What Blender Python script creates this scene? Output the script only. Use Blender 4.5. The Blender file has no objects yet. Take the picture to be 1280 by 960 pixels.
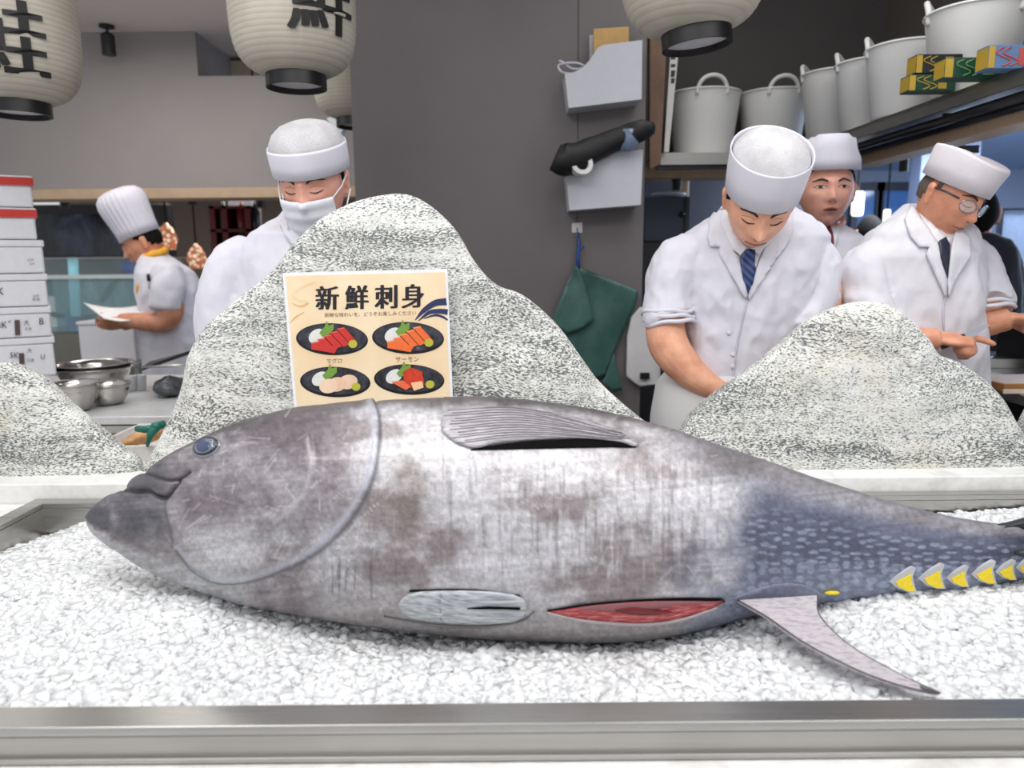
import bpy, bmesh, math, random
import numpy as np
from mathutils import Vector, Matrix
from mathutils.bvhtree import BVHTree
from mathutils.geometry import tessellate_polygon

random.seed(7); rng = np.random.default_rng(7)
SC = bpy.context.scene
COL = SC.collection
# ------------------------------------------------------------------ camera
F = 924.0; PITCH = math.radians(9.5); ROLL = math.radians(0.5)
CAM = np.array([0.0, 0.0, 1.45])
FWD = np.array([0, math.cos(PITCH), -math.sin(PITCH)])
_up = np.array([0, math.sin(PITCH), math.cos(PITCH)]); _rt = np.array([1.0, 0, 0])
RT = _rt * math.cos(ROLL) - _up * math.sin(ROLL)
UP = _up * math.cos(ROLL) + _rt * math.sin(ROLL)
cd = bpy.data.cameras.new('camera'); cam = bpy.data.objects.new('camera', cd); COL.objects.link(cam)
cd.sensor_width = 36; cd.lens = F / 1280 * 36; cd.clip_start = 0.02; cd.clip_end = 100
cam.matrix_world = Matrix(((RT[0], UP[0], -FWD[0], CAM[0]), (RT[1], UP[1], -FWD[1], CAM[1]),
                           (RT[2], UP[2], -FWD[2], CAM[2]), (0, 0, 0, 1)))
cd.dof.use_dof = True; cd.dof.focus_distance = 1.45; cd.dof.aperture_fstop = 3.6
SC.camera = cam
# ------------------------------------------------------------------ world and light
W = bpy.data.worlds.new('hall_light'); SC.world = W; W.use_nodes = True
W.node_tree.nodes['Background'].inputs[0].default_value = (0.93, 0.95, 1.0, 1)
W.node_tree.nodes['Background'].inputs[1].default_value = 0.60
def area(name, loc, target, sx, sy, power, color=(1, 1, 1), spread=180):
    l = bpy.data.lights.new(name, 'AREA'); l.shape = 'RECTANGLE'; l.size = sx; l.size_y = sy
    l.energy = power; l.color = color; l.spread = math.radians(spread)
    o = bpy.data.objects.new(name, l); COL.objects.link(o); o.location = loc
    d = Vector(target) - Vector(loc); o.rotation_euler = d.to_track_quat('-Z', 'Y').to_euler()
    return o
area('counter_ceiling_light', (-0.7, 0.55, 2.75), (-0.35, 1.25, 0.9), 1.5, 0.5, 11, (1, 0.985, 0.96), 150)
area('counter_ceiling_light', (0.9, 0.55, 2.75), (0.6, 1.25, 0.9), 1.5, 0.5, 8.5, (1, 0.985, 0.96), 150)
area('kitchen_area_light', (-0.9, 1.55, 2.9), (-0.9, 2.1, 1.0), 1.2, 0.5, 3.4, (1, 0.99, 0.98), 120)
area('kitchen_area_light', (0.7, 1.6, 2.9), (0.75, 2.1, 1.0), 0.9, 0.5, 3.2, (0.98, 0.99, 1.0), 95)
area('kitchen_area_light', (0.75, 2.55, 3.0), (0.8, 2.6, 1.0), 0.8, 0.4, 3.0, (1, 0.99, 0.98), 130)  # added fill, not a known lamp: brightens the background chef's face
area('far_kitchen_light', (-1.7, 3.2, 2.56), (-1.8, 3.5, 0), 1.4, 0.6, 12, (1, 0.97, 0.94), 170)
area('dining_fill_light', (-2.2, 6.2, 2.54), (-2.2, 6.2, 0), 1.6, 1.0, 45, (1, 0.93, 0.86), 170)  # unseen fill lamp, added to lift the dark far background
area('hall_fill_light', (3.4, 5.2, 2.28), (3.4, 5.6, 0), 2.6, 1.6, 250, (0.80, 0.89, 1.0), 175)  # unseen fill lamp, added to brighten the hall beyond the passage
area('window_daylight', (3.9, 4.6, 1.35), (0.6, 1.8, 1.1), 2.4, 1.6, 34, (0.60, 0.76, 1.0), 180)
SC.view_settings.view_transform = 'Standard'; SC.view_settings.look = 'None'
SC.view_settings.gamma = 1.0; SC.view_settings.exposure = 0.35
SC.view_settings.use_curve_mapping = False
# ------------------------------------------------------------------ projection helpers
def ray(px, py):
    return FWD * F + RT * (px - 640) + UP * (480 - py)
def at(px, py, Y):
    d = ray(px, py); return CAM + d * (Y / d[1])
def atz(px, py, Z):
    d = ray(px, py); return CAM + d * ((Z - CAM[2]) / d[2])
def proj(P):
    Q = np.asarray(P) - CAM
    d = Q @ FWD
    return 640 + F * (Q @ RT) / d, 480 - F * (Q @ UP) / d
def pxm(Y, py=400):          # metres per pixel at depth Y
    return Y / (F * math.cos(PITCH)) * 1.0
# ------------------------------------------------------------------ noise
def vnoise(P, seed=0):
    P = np.asarray(P, float); I = np.floor(P).astype(np.int64); f = P - I; f = f * f * (3 - 2 * f)
    def h(i, j, k):
        n = (i * 374761393 + j * 668265263 + k * 2147483647 + seed * 974711) & 0xFFFFFFFF
        n = ((n ^ (n >> 13)) * 1274126177) & 0xFFFFFFFF
        n = ((n ^ (n >> 16)) * 2246822519) & 0xFFFFFFFF
        return ((n ^ (n >> 15)) & 0xFFFF) / 65535.0
    i, j, k = I[..., 0], I[..., 1], I[..., 2]; fx, fy, fz = f[..., 0], f[..., 1], f[..., 2]
    r = 0
    for a in (0, 1):
        for b in (0, 1):
            for c in (0, 1):
                w = (fx if a else 1 - fx) * (fy if b else 1 - fy) * (fz if c else 1 - fz)
                r = r + w * h(i + a, j + b, k + c)
    return r * 2 - 1
def fbm(P, seed=0, oct=4, gain=0.5):
    P = np.asarray(P, float); r = 0; a = 1.0
    for o in range(oct):
        r = r + a * vnoise(P * (2 ** o) + 17.3 * o, seed + o); a *= gain
    return r
def sstep(a, b, x):
    t = np.clip((x - a) / (b - a), 0, 1); return t * t * (3 - 2 * t)
# ------------------------------------------------------------------ materials
def lin(c):
    c = np.asarray(c, float) / 255.0
    return tuple(np.where(c <= 0.04045, c / 12.92, ((c + 0.055) / 1.055) ** 2.4))
class NT:
    def __init__(s, name):
        s.m = bpy.data.materials.new(name); s.m.use_nodes = True; s.t = s.m.node_tree
        s.b = s.t.nodes['Principled BSDF']
    def n(s, typ, **kw):
        nd = s.t.nodes.new(typ)
        for k, v in kw.items():
            if k.startswith('i_'):
                nd.inputs[k[2:].replace('_', ' ')].default_value = v
            else: setattr(nd, k, v)
        return nd
    def l(s, a, b): s.t.links.new(a, b)
    def coord(s, kind='Object', scale=(1, 1, 1), rot=(0, 0, 0)):
        c = s.n('ShaderNodeTexCoord'); mp = s.n('ShaderNodeMapping')
        mp.inputs['Scale'].default_value = scale; mp.inputs['Rotation'].default_value = rot
        s.l(c.outputs[kind], mp.inputs['Vector']); return mp.outputs['Vector']
    def noise(s, vec, scale, detail=3, rough=0.55, dist=0.0):
        nd = s.n('ShaderNodeTexNoise'); nd.inputs['Scale'].default_value = scale
        nd.inputs['Detail'].default_value = detail; nd.inputs['Roughness'].default_value = rough
        nd.inputs['Distortion'].default_value = dist
        s.l(vec, nd.inputs['Vector']); return nd.outputs['Fac']
    def ramp(s, fac, stops):
        r = s.n('ShaderNodeValToRGB'); e = r.color_ramp.elements
        while len(e) < len(stops): e.new(0.5)
        for k, (p, c) in enumerate(stops):
            e[k].position = p; e[k].color = (*c, 1) if len(c) == 3 else c
        s.l(fac, r.inputs['Fac']); return r.outputs['Color']
    def mix(s, fac, a, b, typ='MIX'):
        nd = s.n('ShaderNodeMix', data_type='RGBA', blend_type=typ)
        for sock, v in ((nd.inputs[0], fac), (nd.inputs[6], a), (nd.inputs[7], b)):
            if isinstance(v, (int, float)): sock.default_value = v
            elif isinstance(v, tuple): sock.default_value = (*v, 1) if len(v) == 3 else v
            else: s.l(v, sock)
        return nd.outputs[2]
    def bump(s, h, strength=0.3, dist=0.002, chain=None):
        nd = s.n('ShaderNodeBump'); nd.inputs['Strength'].default_value = strength
        nd.inputs['Distance'].default_value = dist; s.l(h, nd.inputs['Height'])
        if chain is not None: s.l(chain, nd.inputs['Normal'])
        s.l(nd.outputs['Normal'], s.b.inputs['Normal']); return nd.outputs['Normal']
    def base(s, c):
        if isinstance(c, tuple): s.b.inputs['Base Color'].default_value = (*c, 1)
        else: s.l(c, s.b.inputs['Base Color'])
    def set(s, **kw):
        for k, v in kw.items(): s.b.inputs[k.replace('_', ' ')].default_value = v
        return s
MATS = {}
def M(name, rgb=None, rough=0.5, metal=0.0, var=0.06, scale=30, bump=0.0, bscale=None, emit=0, spec=0.5, **kw):
    """plain procedural material: colour with a faint noise variation"""
    if name in MATS: return MATS[name]
    t = NT(name); c = lin(rgb); v = t.coord()
    fac = t.noise(v, scale)
    lo = tuple(x * (1 - var) for x in c); hi = tuple(min(1, x * (1 + var)) for x in c)
    t.base(t.ramp(fac, [(0.3, lo), (0.7, hi)]))
    t.set(Roughness=rough, Metallic=metal); t.b.inputs['Specular IOR Level'].default_value = spec
    if bump: t.bump(t.noise(v, bscale or scale * 3, 4), bump, 0.003)
    if emit:
        t.b.inputs['Emission Color'].default_value = (*c, 1); t.b.inputs['Emission Strength'].default_value = emit
    for k, x in kw.items(): t.b.inputs[k.replace('_', ' ')].default_value = x
    MATS[name] = t.m; return t.m
# ------------------------------------------------------------------ objects
def tag(o, label=None, cat=None, group=None, kind=None):
    if label: o['label'] = label
    if cat: o['category'] = cat
    if group: o['group'] = group
    if kind: o['kind'] = kind
    return o
def empty(name, loc, label=None, cat=None, group=None, rz=0):
    o = bpy.data.objects.new(name, None); o.empty_display_size = 0.05; COL.objects.link(o)
    o.location = tuple(float(x) for x in loc); o.rotation_euler = (0, 0, rz)
    return tag(o, label, cat, group)
def link(name, me, mat=None, parent=None, smooth=False):
    o = bpy.data.objects.new(name, me); COL.objects.link(o)
    if mat is not None: me.materials.append(mat)
    if smooth: me.polygons.foreach_set('use_smooth', [True] * len(me.polygons))
    if parent is not None:
        o.parent = parent; o.matrix_parent_inverse = world_of(parent).inverted()
    return o
def world_of(o):
    m = o.matrix_basis.copy()
    while o.parent is not None:
        m = o.parent.matrix_basis @ o.matrix_parent_inverse @ m if False else m
        m = world_of(o.parent) @ o.matrix_parent_inverse @ o.matrix_basis
        break
    return m
def structure(o): o['kind'] = 'structure'; return o
class MB:
    """collects vertices and faces in world space; build() links ONE mesh object"""
    def __init__(s): s.v = []; s.f = []
    def add(s, vs, fs):
        b = len(s.v); s.v.extend([tuple(map(float, p)) for p in vs]); s.f.extend([tuple(i + b for i in f) for f in fs]); return s
    def box(s, c, size, R=None, taper=1.0):
        c = np.array(c, float); h = np.array(size, float) / 2; vs = []
        for z in (-1, 1):
            k = taper if z < 0 else 1.0
            for x, y in ((-1, -1), (1, -1), (1, 1), (-1, 1)):
                p = np.array([x * h[0] * k, y * h[1] * k, z * h[2]])
                vs.append(c + (R @ p if R is not None else p))
        return s.add(vs, [(3, 2, 1, 0), (4, 5, 6, 7), (0, 1, 5, 4), (1, 2, 6, 5), (2, 3, 7, 6), (3, 0, 4, 7)])
    def span(s, a, b):
        a = np.array(a, float); b = np.array(b, float); return s.box((a + b) / 2, np.abs(b - a))
    def loft(s, rings, closed=True, cap=True):
        n = len(rings[0]); b = len(s.v); m = len(rings)
        for r in rings: s.v.extend([tuple(map(float, p)) for p in r])
        for i in range(m - 1):
            for j in range(n if closed else n - 1):
                k = (j + 1) % n
                s.f.append((b + i * n + j, b + i * n + k, b + (i + 1) * n + k, b + (i + 1) * n + j))
        if cap and closed:
            s.f.append(tuple(b + j for j in reversed(range(n)))); s.f.append(tuple(b + (m - 1) * n + j for j in range(n)))
        return s
    def tube(s, path, rad, n=10, cap=True, flat=None, upv=None):
        """flat: (ru, rv) radius multipliers along the frame axes"""
        P = np.array(path, float); m = len(P)
        rad = np.full(m, rad, float) if np.isscalar(rad) else np.array(rad, float)
        T = np.gradient(P, axis=0); T /= np.linalg.norm(T, axis=1)[:, None] + 1e-12
        u = np.array(upv if upv is not None else (0, 0, 1.0), float)
        if abs(T[0] @ u) > 0.95: u = np.array([1.0, 0, 0])
        rings = []
        for i in range(m):
            u = u - T[i] * (T[i] @ u); u /= np.linalg.norm(u) + 1e-12; w = np.cross(T[i], u)
            a = np.linspace(0, 2 * math.pi, n, endpoint=False)
            fu, fv = flat if flat is not None else (1, 1)
            rings.append(P[i] + rad[i] * (np.cos(a)[:, None] * u * fu + np.sin(a)[:, None] * w * fv))
        return s.loft(rings, True, cap)
    def lathe(s, c, prof, n=32, axis=None, sx=1, sy=1, cap=True):
        """prof: list of (r, h) along axis from c"""
        c = np.array(c, float); R = np.eye(3) if axis is None else frame(axis)
        a = np.linspace(0, 2 * math.pi, n, endpoint=False)
        rings = []
        for r, h in prof:
            q = np.stack([r * sx * np.cos(a), r * sy * np.sin(a), np.full(n, h)], 1)
            rings.append(c + q @ R.T)
        return s.loft(rings, True, cap)
    def ell(s, c, r, n=16, m=10, R=None):
        c = np.array(c, float); th = np.linspace(0, math.pi, m + 1)[1:-1]; ph = np.linspace(0, 2 * math.pi, n, endpoint=False)
        rings = []
        for t in th[::-1]:
            q = np.stack([np.sin(t) * np.cos(ph) * r[0], np.sin(t) * np.sin(ph) * r[1], np.full(n, np.cos(t) * r[2])], 1)
            rings.append(c + (q @ R.T if R is not None else q))
        b = len(s.v); s.loft(rings, True, False)
        e0 = np.array([0, 0, -r[2]]); e1 = -e0
        s.v.append(tuple(c + (R @ e0 if R is not None else e0))); s.v.append(tuple(c + (R @ e1 if R is not None else e1)))
        lo = len(s.v) - 2; hi = lo + 1; L = b + (len(rings) - 1) * n
        for j in range(n):
            s.f.append((lo, b + (j + 1) % n, b + j)); s.f.append((hi, L + j, L + (j + 1) % n))
        return s
    def prism(s, front, off):
        """front: 3D polygon (seen counter-clockwise or not), off: offset vector for the back"""
        P = [np.array(p, float) for p in front]; n = len(P); off = np.array(off, float)
        tri = tessellate_polygon([[Vector(p) for p in P]])
        b = len(s.v); s.v.extend([tuple(map(float, p)) for p in P]); s.v.extend([tuple(map(float, p + off)) for p in P])
        for t in tri: s.f.append(tuple(b + i for i in t)); s.f.append(tuple(b + n + i for i in reversed(t)))
        for j in range(n): k = (j + 1) % n; s.f.append((b + j, b + n + j, b + n + k, b + k))
        return s
    def sheet(s, grid, thick, off=None):
        """grid: (m,n,3) array of points, a thin solid of given thickness along off (default +Y)"""
        G = np.array(grid, float); m, n = G.shape[:2]
        o = np.array(off if off is not None else (0, 1, 0), float) * thick
        b = len(s.v); s.v.extend(map(tuple, G.reshape(-1, 3))); s.v.extend(map(tuple, (G + o).reshape(-1, 3))); N = m * n
        I = lambda i, j: b + i * n + j
        for i in range(m - 1):
            for j in range(n - 1):
                q = (I(i, j), I(i + 1, j), I(i + 1, j + 1), I(i, j + 1)); s.f.append(q); s.f.append(tuple(x + N for x in reversed(q)))
        edge = [(I(0, j), I(0, j + 1)) for j in range(n - 1)] + [(I(i, n - 1), I(i + 1, n - 1)) for i in range(m - 1)] + \
               [(I(m - 1, j + 1), I(m - 1, j)) for j in range(n - 1)][::-1] + [(I(i + 1, 0), I(i, 0)) for i in range(m - 1)]
        for a, c in edge: s.f.append((a, c, c + N, a + N))
        return s
    def mesh(s, name):
        me = bpy.data.meshes.new(name); me.from_pydata(s.v, [], s.f); me.validate(); 
        bm = bmesh.new(); bm.from_mesh(me); bmesh.ops.recalc_face_normals(bm, faces=bm.faces); bm.to_mesh(me); bm.free()
        return me
    def build(s, name, mat=None, parent=None, smooth=False, bevel=0, auto=None):
        o = link(name, s.mesh(name), mat, parent, smooth)
        if bevel:
            md = o.modifiers.new('bevel', 'BEVEL'); md.width = bevel; md.segments = 2; md.limit_method = 'ANGLE'
        if auto is not None: o.data.set_sharp_from_angle(angle=math.radians(auto))
        return o
def frame(axis):
    z = np.array(axis, float); z /= np.linalg.norm(z)
    x = np.cross((0, 1.0, 0), z)
    if np.linalg.norm(x) < 1e-3: x = np.cross((1.0, 0, 0), z)
    x /= np.linalg.norm(x); y = np.cross(z, x); return np.stack([x, y, z], 1)
def rotm(rx=0, ry=0, rz=0):
    return np.array(Matrix.Rotation(rz, 3, 'Z') @ Matrix.Rotation(ry, 3, 'Y') @ Matrix.Rotation(rx, 3, 'X'))
def smoothline(pts, n=60):
    """Catmull-Rom resample of a polyline"""
    P = np.array(pts, float); Q = np.vstack([2 * P[0] - P[1], P, 2 * P[-1] - P[-2]])
    out = []; m = len(P) - 1
    for t in np.linspace(0, m, n):
        i = min(int(t), m - 1); u = t - i; a, b, c, d = Q[i:i + 4]
        out.append(0.5 * (2 * b + (c - a) * u + (2 * a - 5 * b + 4 * c - d) * u * u + (3 * b - a - 3 * c + d) * u ** 3))
    return np.array(out)
def smoothloop(pts, n=80):
    P = np.array(pts, float); m = len(P); out = []
    for t in np.linspace(0, m, n, endpoint=False):
        i = int(t); u = t - i; a, b, c, d = P[(i - 1) % m], P[i % m], P[(i + 1) % m], P[(i + 2) % m]
        out.append(0.5 * (2 * b + (c - a) * u + (2 * a - 5 * b + 4 * c - d) * u * u + (3 * b - a - 3 * c + d) * u ** 3))
    return np.array(out)
def bvh(o):
    me = o.data; mw = world_of(o)
    dg = bpy.context.evaluated_depsgraph_get() if o.modifiers else None
    if dg is not None: me = o.evaluated_get(dg).to_mesh()
    return BVHTree.FromPolygons([mw @ v.co for v in me.vertices], [p.vertices[:] for p in me.polygons])
def hit(tree, px, py, fallbackY=2.0):
    d = ray(px, py); d = d / np.linalg.norm(d)
    h = tree.ray_cast(Vector(CAM), Vector(d))
    if h[0] is None: return at(px, py, fallbackY), -d
    n = np.array(h[1]); n = n if n @ d < 0 else -n
    return np.array(h[0]), n
def patch(tree, outline, name, mat, parent, off=0.004, thick=0.003, step=4.0, Y=2.0, smooth=True):
    """a thin piece of cloth or skin lying on a surface: outline in frame pixels, laid on the surface behind it"""
    P = np.array(outline, float)
    bm = bmesh.new(); vs = [bm.verts.new((p[0], p[1], 0)) for p in P]
    bm.faces.new(vs); bmesh.ops.triangulate(bm, faces=bm.faces[:])
    for _ in range(6):
        es = [e for e in bm.edges if e.calc_length() > step]
        if not es: break
        bmesh.ops.subdivide_edges(bm, edges=es, cuts=1); bmesh.ops.triangulate(bm, faces=[f for f in bm.faces if len(f.verts) > 3])
    V = []; N = []
    for v in bm.verts:
        p, n = hit(tree, v.co.x, v.co.y, Y); V.append(p); N.append(n)
    bm.verts.index_update(); V = np.array(V); N = np.array(N); k = len(V)
    fs = [tuple(v.index for v in f.verts) for f in bm.faces]
    bd = [tuple(v.index for v in e.verts) for e in bm.edges if len(e.link_faces) == 1]; bm.free()
    mb = MB(); mb.v = list(map(tuple, V + N * (off + thick))) + list(map(tuple, V + N * off))
    mb.f = fs + [tuple(i + k for i in reversed(f)) for f in fs] + [(a, b, b + k, a + k) for a, b in bd]
    return mb.build(name, mat, parent, smooth)
def strip(tree, line, width, name, mat, parent, off=0.003, thick=0.002, Y=2.0, n=None):
    """a thin band following a pixel polyline on a surface"""
    L = np.array(line, float); 
    L = smoothline(L, n or max(8, int(np.abs(np.diff(L, axis=0)).sum() / 4)))
    T = np.gradient(L, axis=0); T /= np.linalg.norm(T, axis=1)[:, None]; Nn = np.stack([-T[:, 1], T[:, 0]], 1)
    w = np.full(len(L), width, float) if np.isscalar(width) else np.interp(np.linspace(0, 1, len(L)), np.linspace(0, 1, len(width)), width)
    A = L + Nn * w[:, None] / 2; B = L - Nn * w[:, None] / 2
    mb = MB(); top = []; 
    for row in (A, B):
        for p in row:
            q, nn = hit(tree, p[0], p[1], Y); top.append((q, nn))
    m = len(L); V = [q + nn * (off + thick) for q, nn in top] + [q + nn * off for q, nn in top]
    fs = []
    for i in range(m - 1):
        fs += [(i, i + 1, m + i + 1, m + i), (2 * m + m + i, 2 * m + m + i + 1, 2 * m + i + 1, 2 * m + i),
               (i + 1, i, 2 * m + i, 2 * m + i + 1), (m + i, m + i + 1, 3 * m + i + 1, 3 * m + i)]
    fs += [(0, m, 3 * m, 2 * m), (m - 1, 3 * m - 1, 4 * m - 1, 2 * m - 1)]
    mb.add(V, fs); return mb.build(name, mat, parent, True)
def text_mesh(body, size, bold=0.0, res=2):
    """flat lettering from the built-in font as a mesh centred on the origin in XY"""
    c = bpy.data.curves.new('lettering', 'FONT'); c.body = body; c.size = size; c.offset = bold; c.resolution_u = res
    c.align_x = 'CENTER'; c.align_y = 'CENTER'; c.fill_mode = 'BOTH'
    o = bpy.data.objects.new('lettering', c); COL.objects.link(o)
    dg = bpy.context.evaluated_depsgraph_get(); me = bpy.data.meshes.new_from_object(o.evaluated_get(dg))
    bpy.data.objects.remove(o); 
    co = np.array([v.co[:] for v in me.vertices]); fs = [p.vertices[:] for p in me.polygons]
    bpy.data.meshes.remove(me)
    if len(co):
        co[:, :2] -= (co[:, :2].max(0) + co[:, :2].min(0)) / 2
    return co, fs
def remesh(mb, voxel, smooth_it=4, name='body'):
    """union of overlapping shapes -> one continuous smooth surface"""
    me = mb.mesh(name); o = bpy.data.objects.new(name, me); COL.objects.link(o)
    md = o.modifiers.new('r', 'REMESH'); md.mode = 'VOXEL'; md.voxel_size = voxel
    if smooth_it:
        sm = o.modifiers.new('s', 'SMOOTH'); sm.factor = 0.5; sm.iterations = smooth_it
    dg = bpy.context.evaluated_depsgraph_get(); r = bpy.data.meshes.new_from_object(o.evaluated_get(dg))
    bpy.data.objects.remove(o); bpy.data.meshes.remove(me); return r
def displace_mesh(me, fn):
    n = len(me.vertices); co = np.empty(n * 3); me.vertices.foreach_get('co', co); co = co.reshape(-1, 3)
    nr = np.empty(n * 3); me.vertices.foreach_get('normal', nr); nr = nr.reshape(-1, 3)
    co = co + nr * np.asarray(fn(co, nr))[:, None]
    me.vertices.foreach_set('co', co.ravel()); me.update(); return me
def clone(root, parent=None):
    c = root.copy(); COL.objects.link(c); c.parent = parent
    if parent is not None: c.matrix_parent_inverse = root.matrix_parent_inverse.copy()
    for ch in [o for o in COL.objects if o.parent is root]: clone(ch, c)
    return c
# ================================================================== the setting
m_wall = M('grey_plaster', (150, 144, 142), 0.8, var=0.03, scale=4, bump=0.05)
m_pill = M('dark_grey_panel', (108, 102, 102), 0.55, var=0.04, scale=5, bump=0.03)
m_dark = M('charcoal_and_shade', (72, 68, 66), 0.7, var=0.05, scale=4)  # on wall_back: the pillar's grey with its lack of light painted in
m_ceil = M('ceiling_paint', (226, 216, 212), 0.8, var=0.02, scale=3)
m_wood = M('pale_wood_trim', (186, 160, 132), 0.5, var=0.08, scale=18)
m_steel = None
def steel(name, c=(188, 186, 182), rough=0.28, stretch=(1, 60, 60), var=0.12):
    if name in MATS: return MATS[name]
    t = NT(name); v = t.coord('Object', stretch); cc = lin(c)
    f = t.noise(v, 6, 4, 0.6)
    t.base(t.ramp(f, [(0.3, tuple(x * (1 - var) for x in cc)), (0.7, cc)]))
    t.set(Metallic=0.95, Roughness=rough)
    g = t.n('ShaderNodeMapRange'); g.inputs['To Min'].default_value = rough * 0.8; g.inputs['To Max'].default_value = rough * 1.3
    t.l(f, g.inputs['Value']); t.l(g.outputs[0], t.b.inputs['Roughness']); t.bump(f, 0.05, 0.001)
    MATS[name] = t.m; return t.m
m_steel = steel('brushed_steel')
def marble():
    t = NT('white_marble'); v = t.coord()
    a = t.noise(v, 3, 6, 0.6, 1.5); b = t.noise(v, 60, 3)
    c = t.ramp(a, [(0.35, lin((232, 230, 225))), (0.5, lin((240, 239, 236))), (0.62, lin((214, 212, 208)))])
    t.base(t.mix(0.12, c, t.ramp(b, [(0.35, lin((190, 188, 184))), (0.6, lin((250, 250, 248)))]))); t.set(Roughness=0.25); return t.m
m_marble = marble()
def st(mb, name, mat, **k): return structure(mb.build(name, mat, **k))
CEIL = float(at(170, 40, 4.2)[2])
st(MB().span((-6, -0.6, -0.06), (7, 12, 0)), 'floor', M('floor_tile', (96, 92, 88), 0.4, var=0.08, scale=3))
st(MB().span((-5.5, 2.9, CEIL), (0.6, 9.2, CEIL + 0.06)), 'ceiling', m_ceil)
# left partition with an opening under it
YL = 4.2
zt = at(170, 243, YL)[2]; zb = zt + 0.03
x1 = at(245, 60, YL)[0]; x2 = at(470, 60, YL)[0]; zn = at(270, 95, YL)[2]
st(MB().span((-4.6, YL, zb), (x2, YL + 0.16, zn)).span((-4.6, YL, zn), (x1, YL + 0.16, CEIL - 0.001)), 'wall_left', m_wall)
st(MB().span((-4.6, YL - 0.02, zt - 0.025), (x2, YL + 0.18, zb)), 'trim_1', m_wood, bevel=0.004)
# recess above the partition with a pale air duct box
a = at(275, 57, YL + 0.55); b = at(400, 95, YL + 0.55)
tag(MB().span((a[0], YL + 0.5, zn), (b[0] + 0.25, YL + 0.95, min(a[2], CEIL - .02))).build('duct_box', M('cream_paint', (196, 186, 166), 0.7), bevel=0.004),
    'cream painted box in the recess above the grey left partition', 'duct')
st(MB().span((x1 - 0.06, YL + 0.16, zn), (x1, YL + 1.4, CEIL - 0.001)), 'wall_recess', m_wall)
st(MB().span((x1, YL + 1.3, zn - .1), (x2 + .3, YL + 1.4, CEIL - .001)), 'wall_recess_back', m_wall)
# dark middle pillar
YP = 2.95
xa = at(442, 200, YP)[0]; xb = at(806, 200, YP)[0]
pil = st(MB().span((xa, YP, 0), (xb, YP + 0.55, 4.2)), 'wall_pillar', m_pill, bevel=0.003)
xj = at(722, 200, YP)[0]
link('panel_joint', MB().span((xj - 0.002, YP - 0.0015, 0.4), (xj + 0.002, YP + 0.001, 4.1)).mesh('panel_joint'), m_dark, pil)
# right-hand wall above the tub shelf, side wall above the passage
YR = 3.5
zs = 1.90
xc = at(1066, 100, YR)[0]
XS = 1.72
st(MB().span((xb + 0.01, YR, zs - 0.03), (xc + 0.02, YR + 0.12, 4.2)).span((xc + .02, YR, 2.1), (XS + .1, YR + .12, 4.2)), 'wall_back', m_dark)
def sx(Y, X0): return X0 + (3.0 - Y) * 0.065     # the side wall leans a little off the viewing axis
def wedge(x0, x1, ya, yb, z0, z1):
    vs = [(sx(ya, x0), ya, z0), (sx(ya, x1), ya, z0), (sx(yb, x1), yb, z0), (sx(yb, x0), yb, z0)]
    vs += [(p[0], p[1], z1) for p in vs]
    return vs, [(3, 2, 1, 0), (4, 5, 6, 7), (0, 1, 5, 4), (1, 2, 6, 5), (2, 3, 7, 6), (3, 0, 4, 7)]
zo = atz(1280, 153, 1.0)[2]
zo = at(1175, 180, 2.72)[2]
st(MB().add(*wedge(XS, XS + 0.12, 1.3, YR, zo + 0.17, 4.2)), 'wall_right', M('warm_grey_paint', (98, 90, 85), 0.75, var=0.04, scale=4))
st(MB().span((xb + 0.005, YR - 0.02, zs - 0.085), (xc + 0.02, YR + 0.13, zs - 0.03)), 'trim_3', m_wood, bevel=0.004)
# --- rooms beyond the openings
m_hall = M('pale_blue_hall_wall', (150, 166, 196), 0.6, var=0.05, scale=1.2)
m_hall2 = M('grey_blue_hall_wall', (96, 108, 134), 0.6, var=0.05, scale=1.2)
m_hceil = M('hall_ceiling', (150, 178, 214), 0.35, var=0.06, scale=1.5)
st(MB().span((0.2, 7.6, 0), (6.9, 7.7, 3.4)), 'wall_hall', m_hall)
st(MB().span((2.0, 1.2, 2.30), (6.9, 7.6, 2.38)), 'ceiling_hall', m_hceil)
st(MB().span((at(1148, 250, 5.6)[0], 5.6, 0), (at(1220, 250, 5.6)[0], 5.75, 2.30)), 'wall_hall_pier', m_hall2)
st(MB().span((0.2, 5.5, 0), (at(1066, 250, 5.5)[0] - 0.3, 5.6, 3.4)), 'wall_hall_side', M('dark_blue_partition', (46, 52, 66), 0.5))
st(MB().span((-5.0, 8.6, 0), (0.4, 8.7, CEIL)), 'wall_far', M('brown_grey_wall', (104, 92, 84), 0.7))
st(MB().span((6.8, 1.2, 0), (6.9, 7.6, 2.3)), 'wall_hall_right', m_hall)
# glazed hall doors behind the chefs
m_frame = M('dark_aluminium', (38, 44, 58), 0.4, 0.4)
m_glass = M('hall_glass', (84, 130, 196), 0.08, 0.0, var=0.25, scale=2)
d = tag(empty('door_1', (at(1110, 300, 7.5)[0], 7.5, 0)), kind='structure')
for k, (p0, p1) in enumerate(((1066, 1092), (1096, 1146))):
    A = at(p0, 228, 7.5); B = at(p1, 420, 7.5)
    MB().span((A[0], 7.48, 0), (A[0] + 0.06, 7.55, A[2])).span((B[0] - 0.06, 7.48, 0), (B[0], 7.55, A[2])).span((A[0], 7.48, A[2] - 0.08), (B[0], 7.55, A[2])).build('door_frame', m_frame, d)
    MB().span((A[0] + .05, 7.51, 0.02), (B[0] - .05, 7.52, A[2] - 0.05)).build('glass_pane', m_glass, d)
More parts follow.
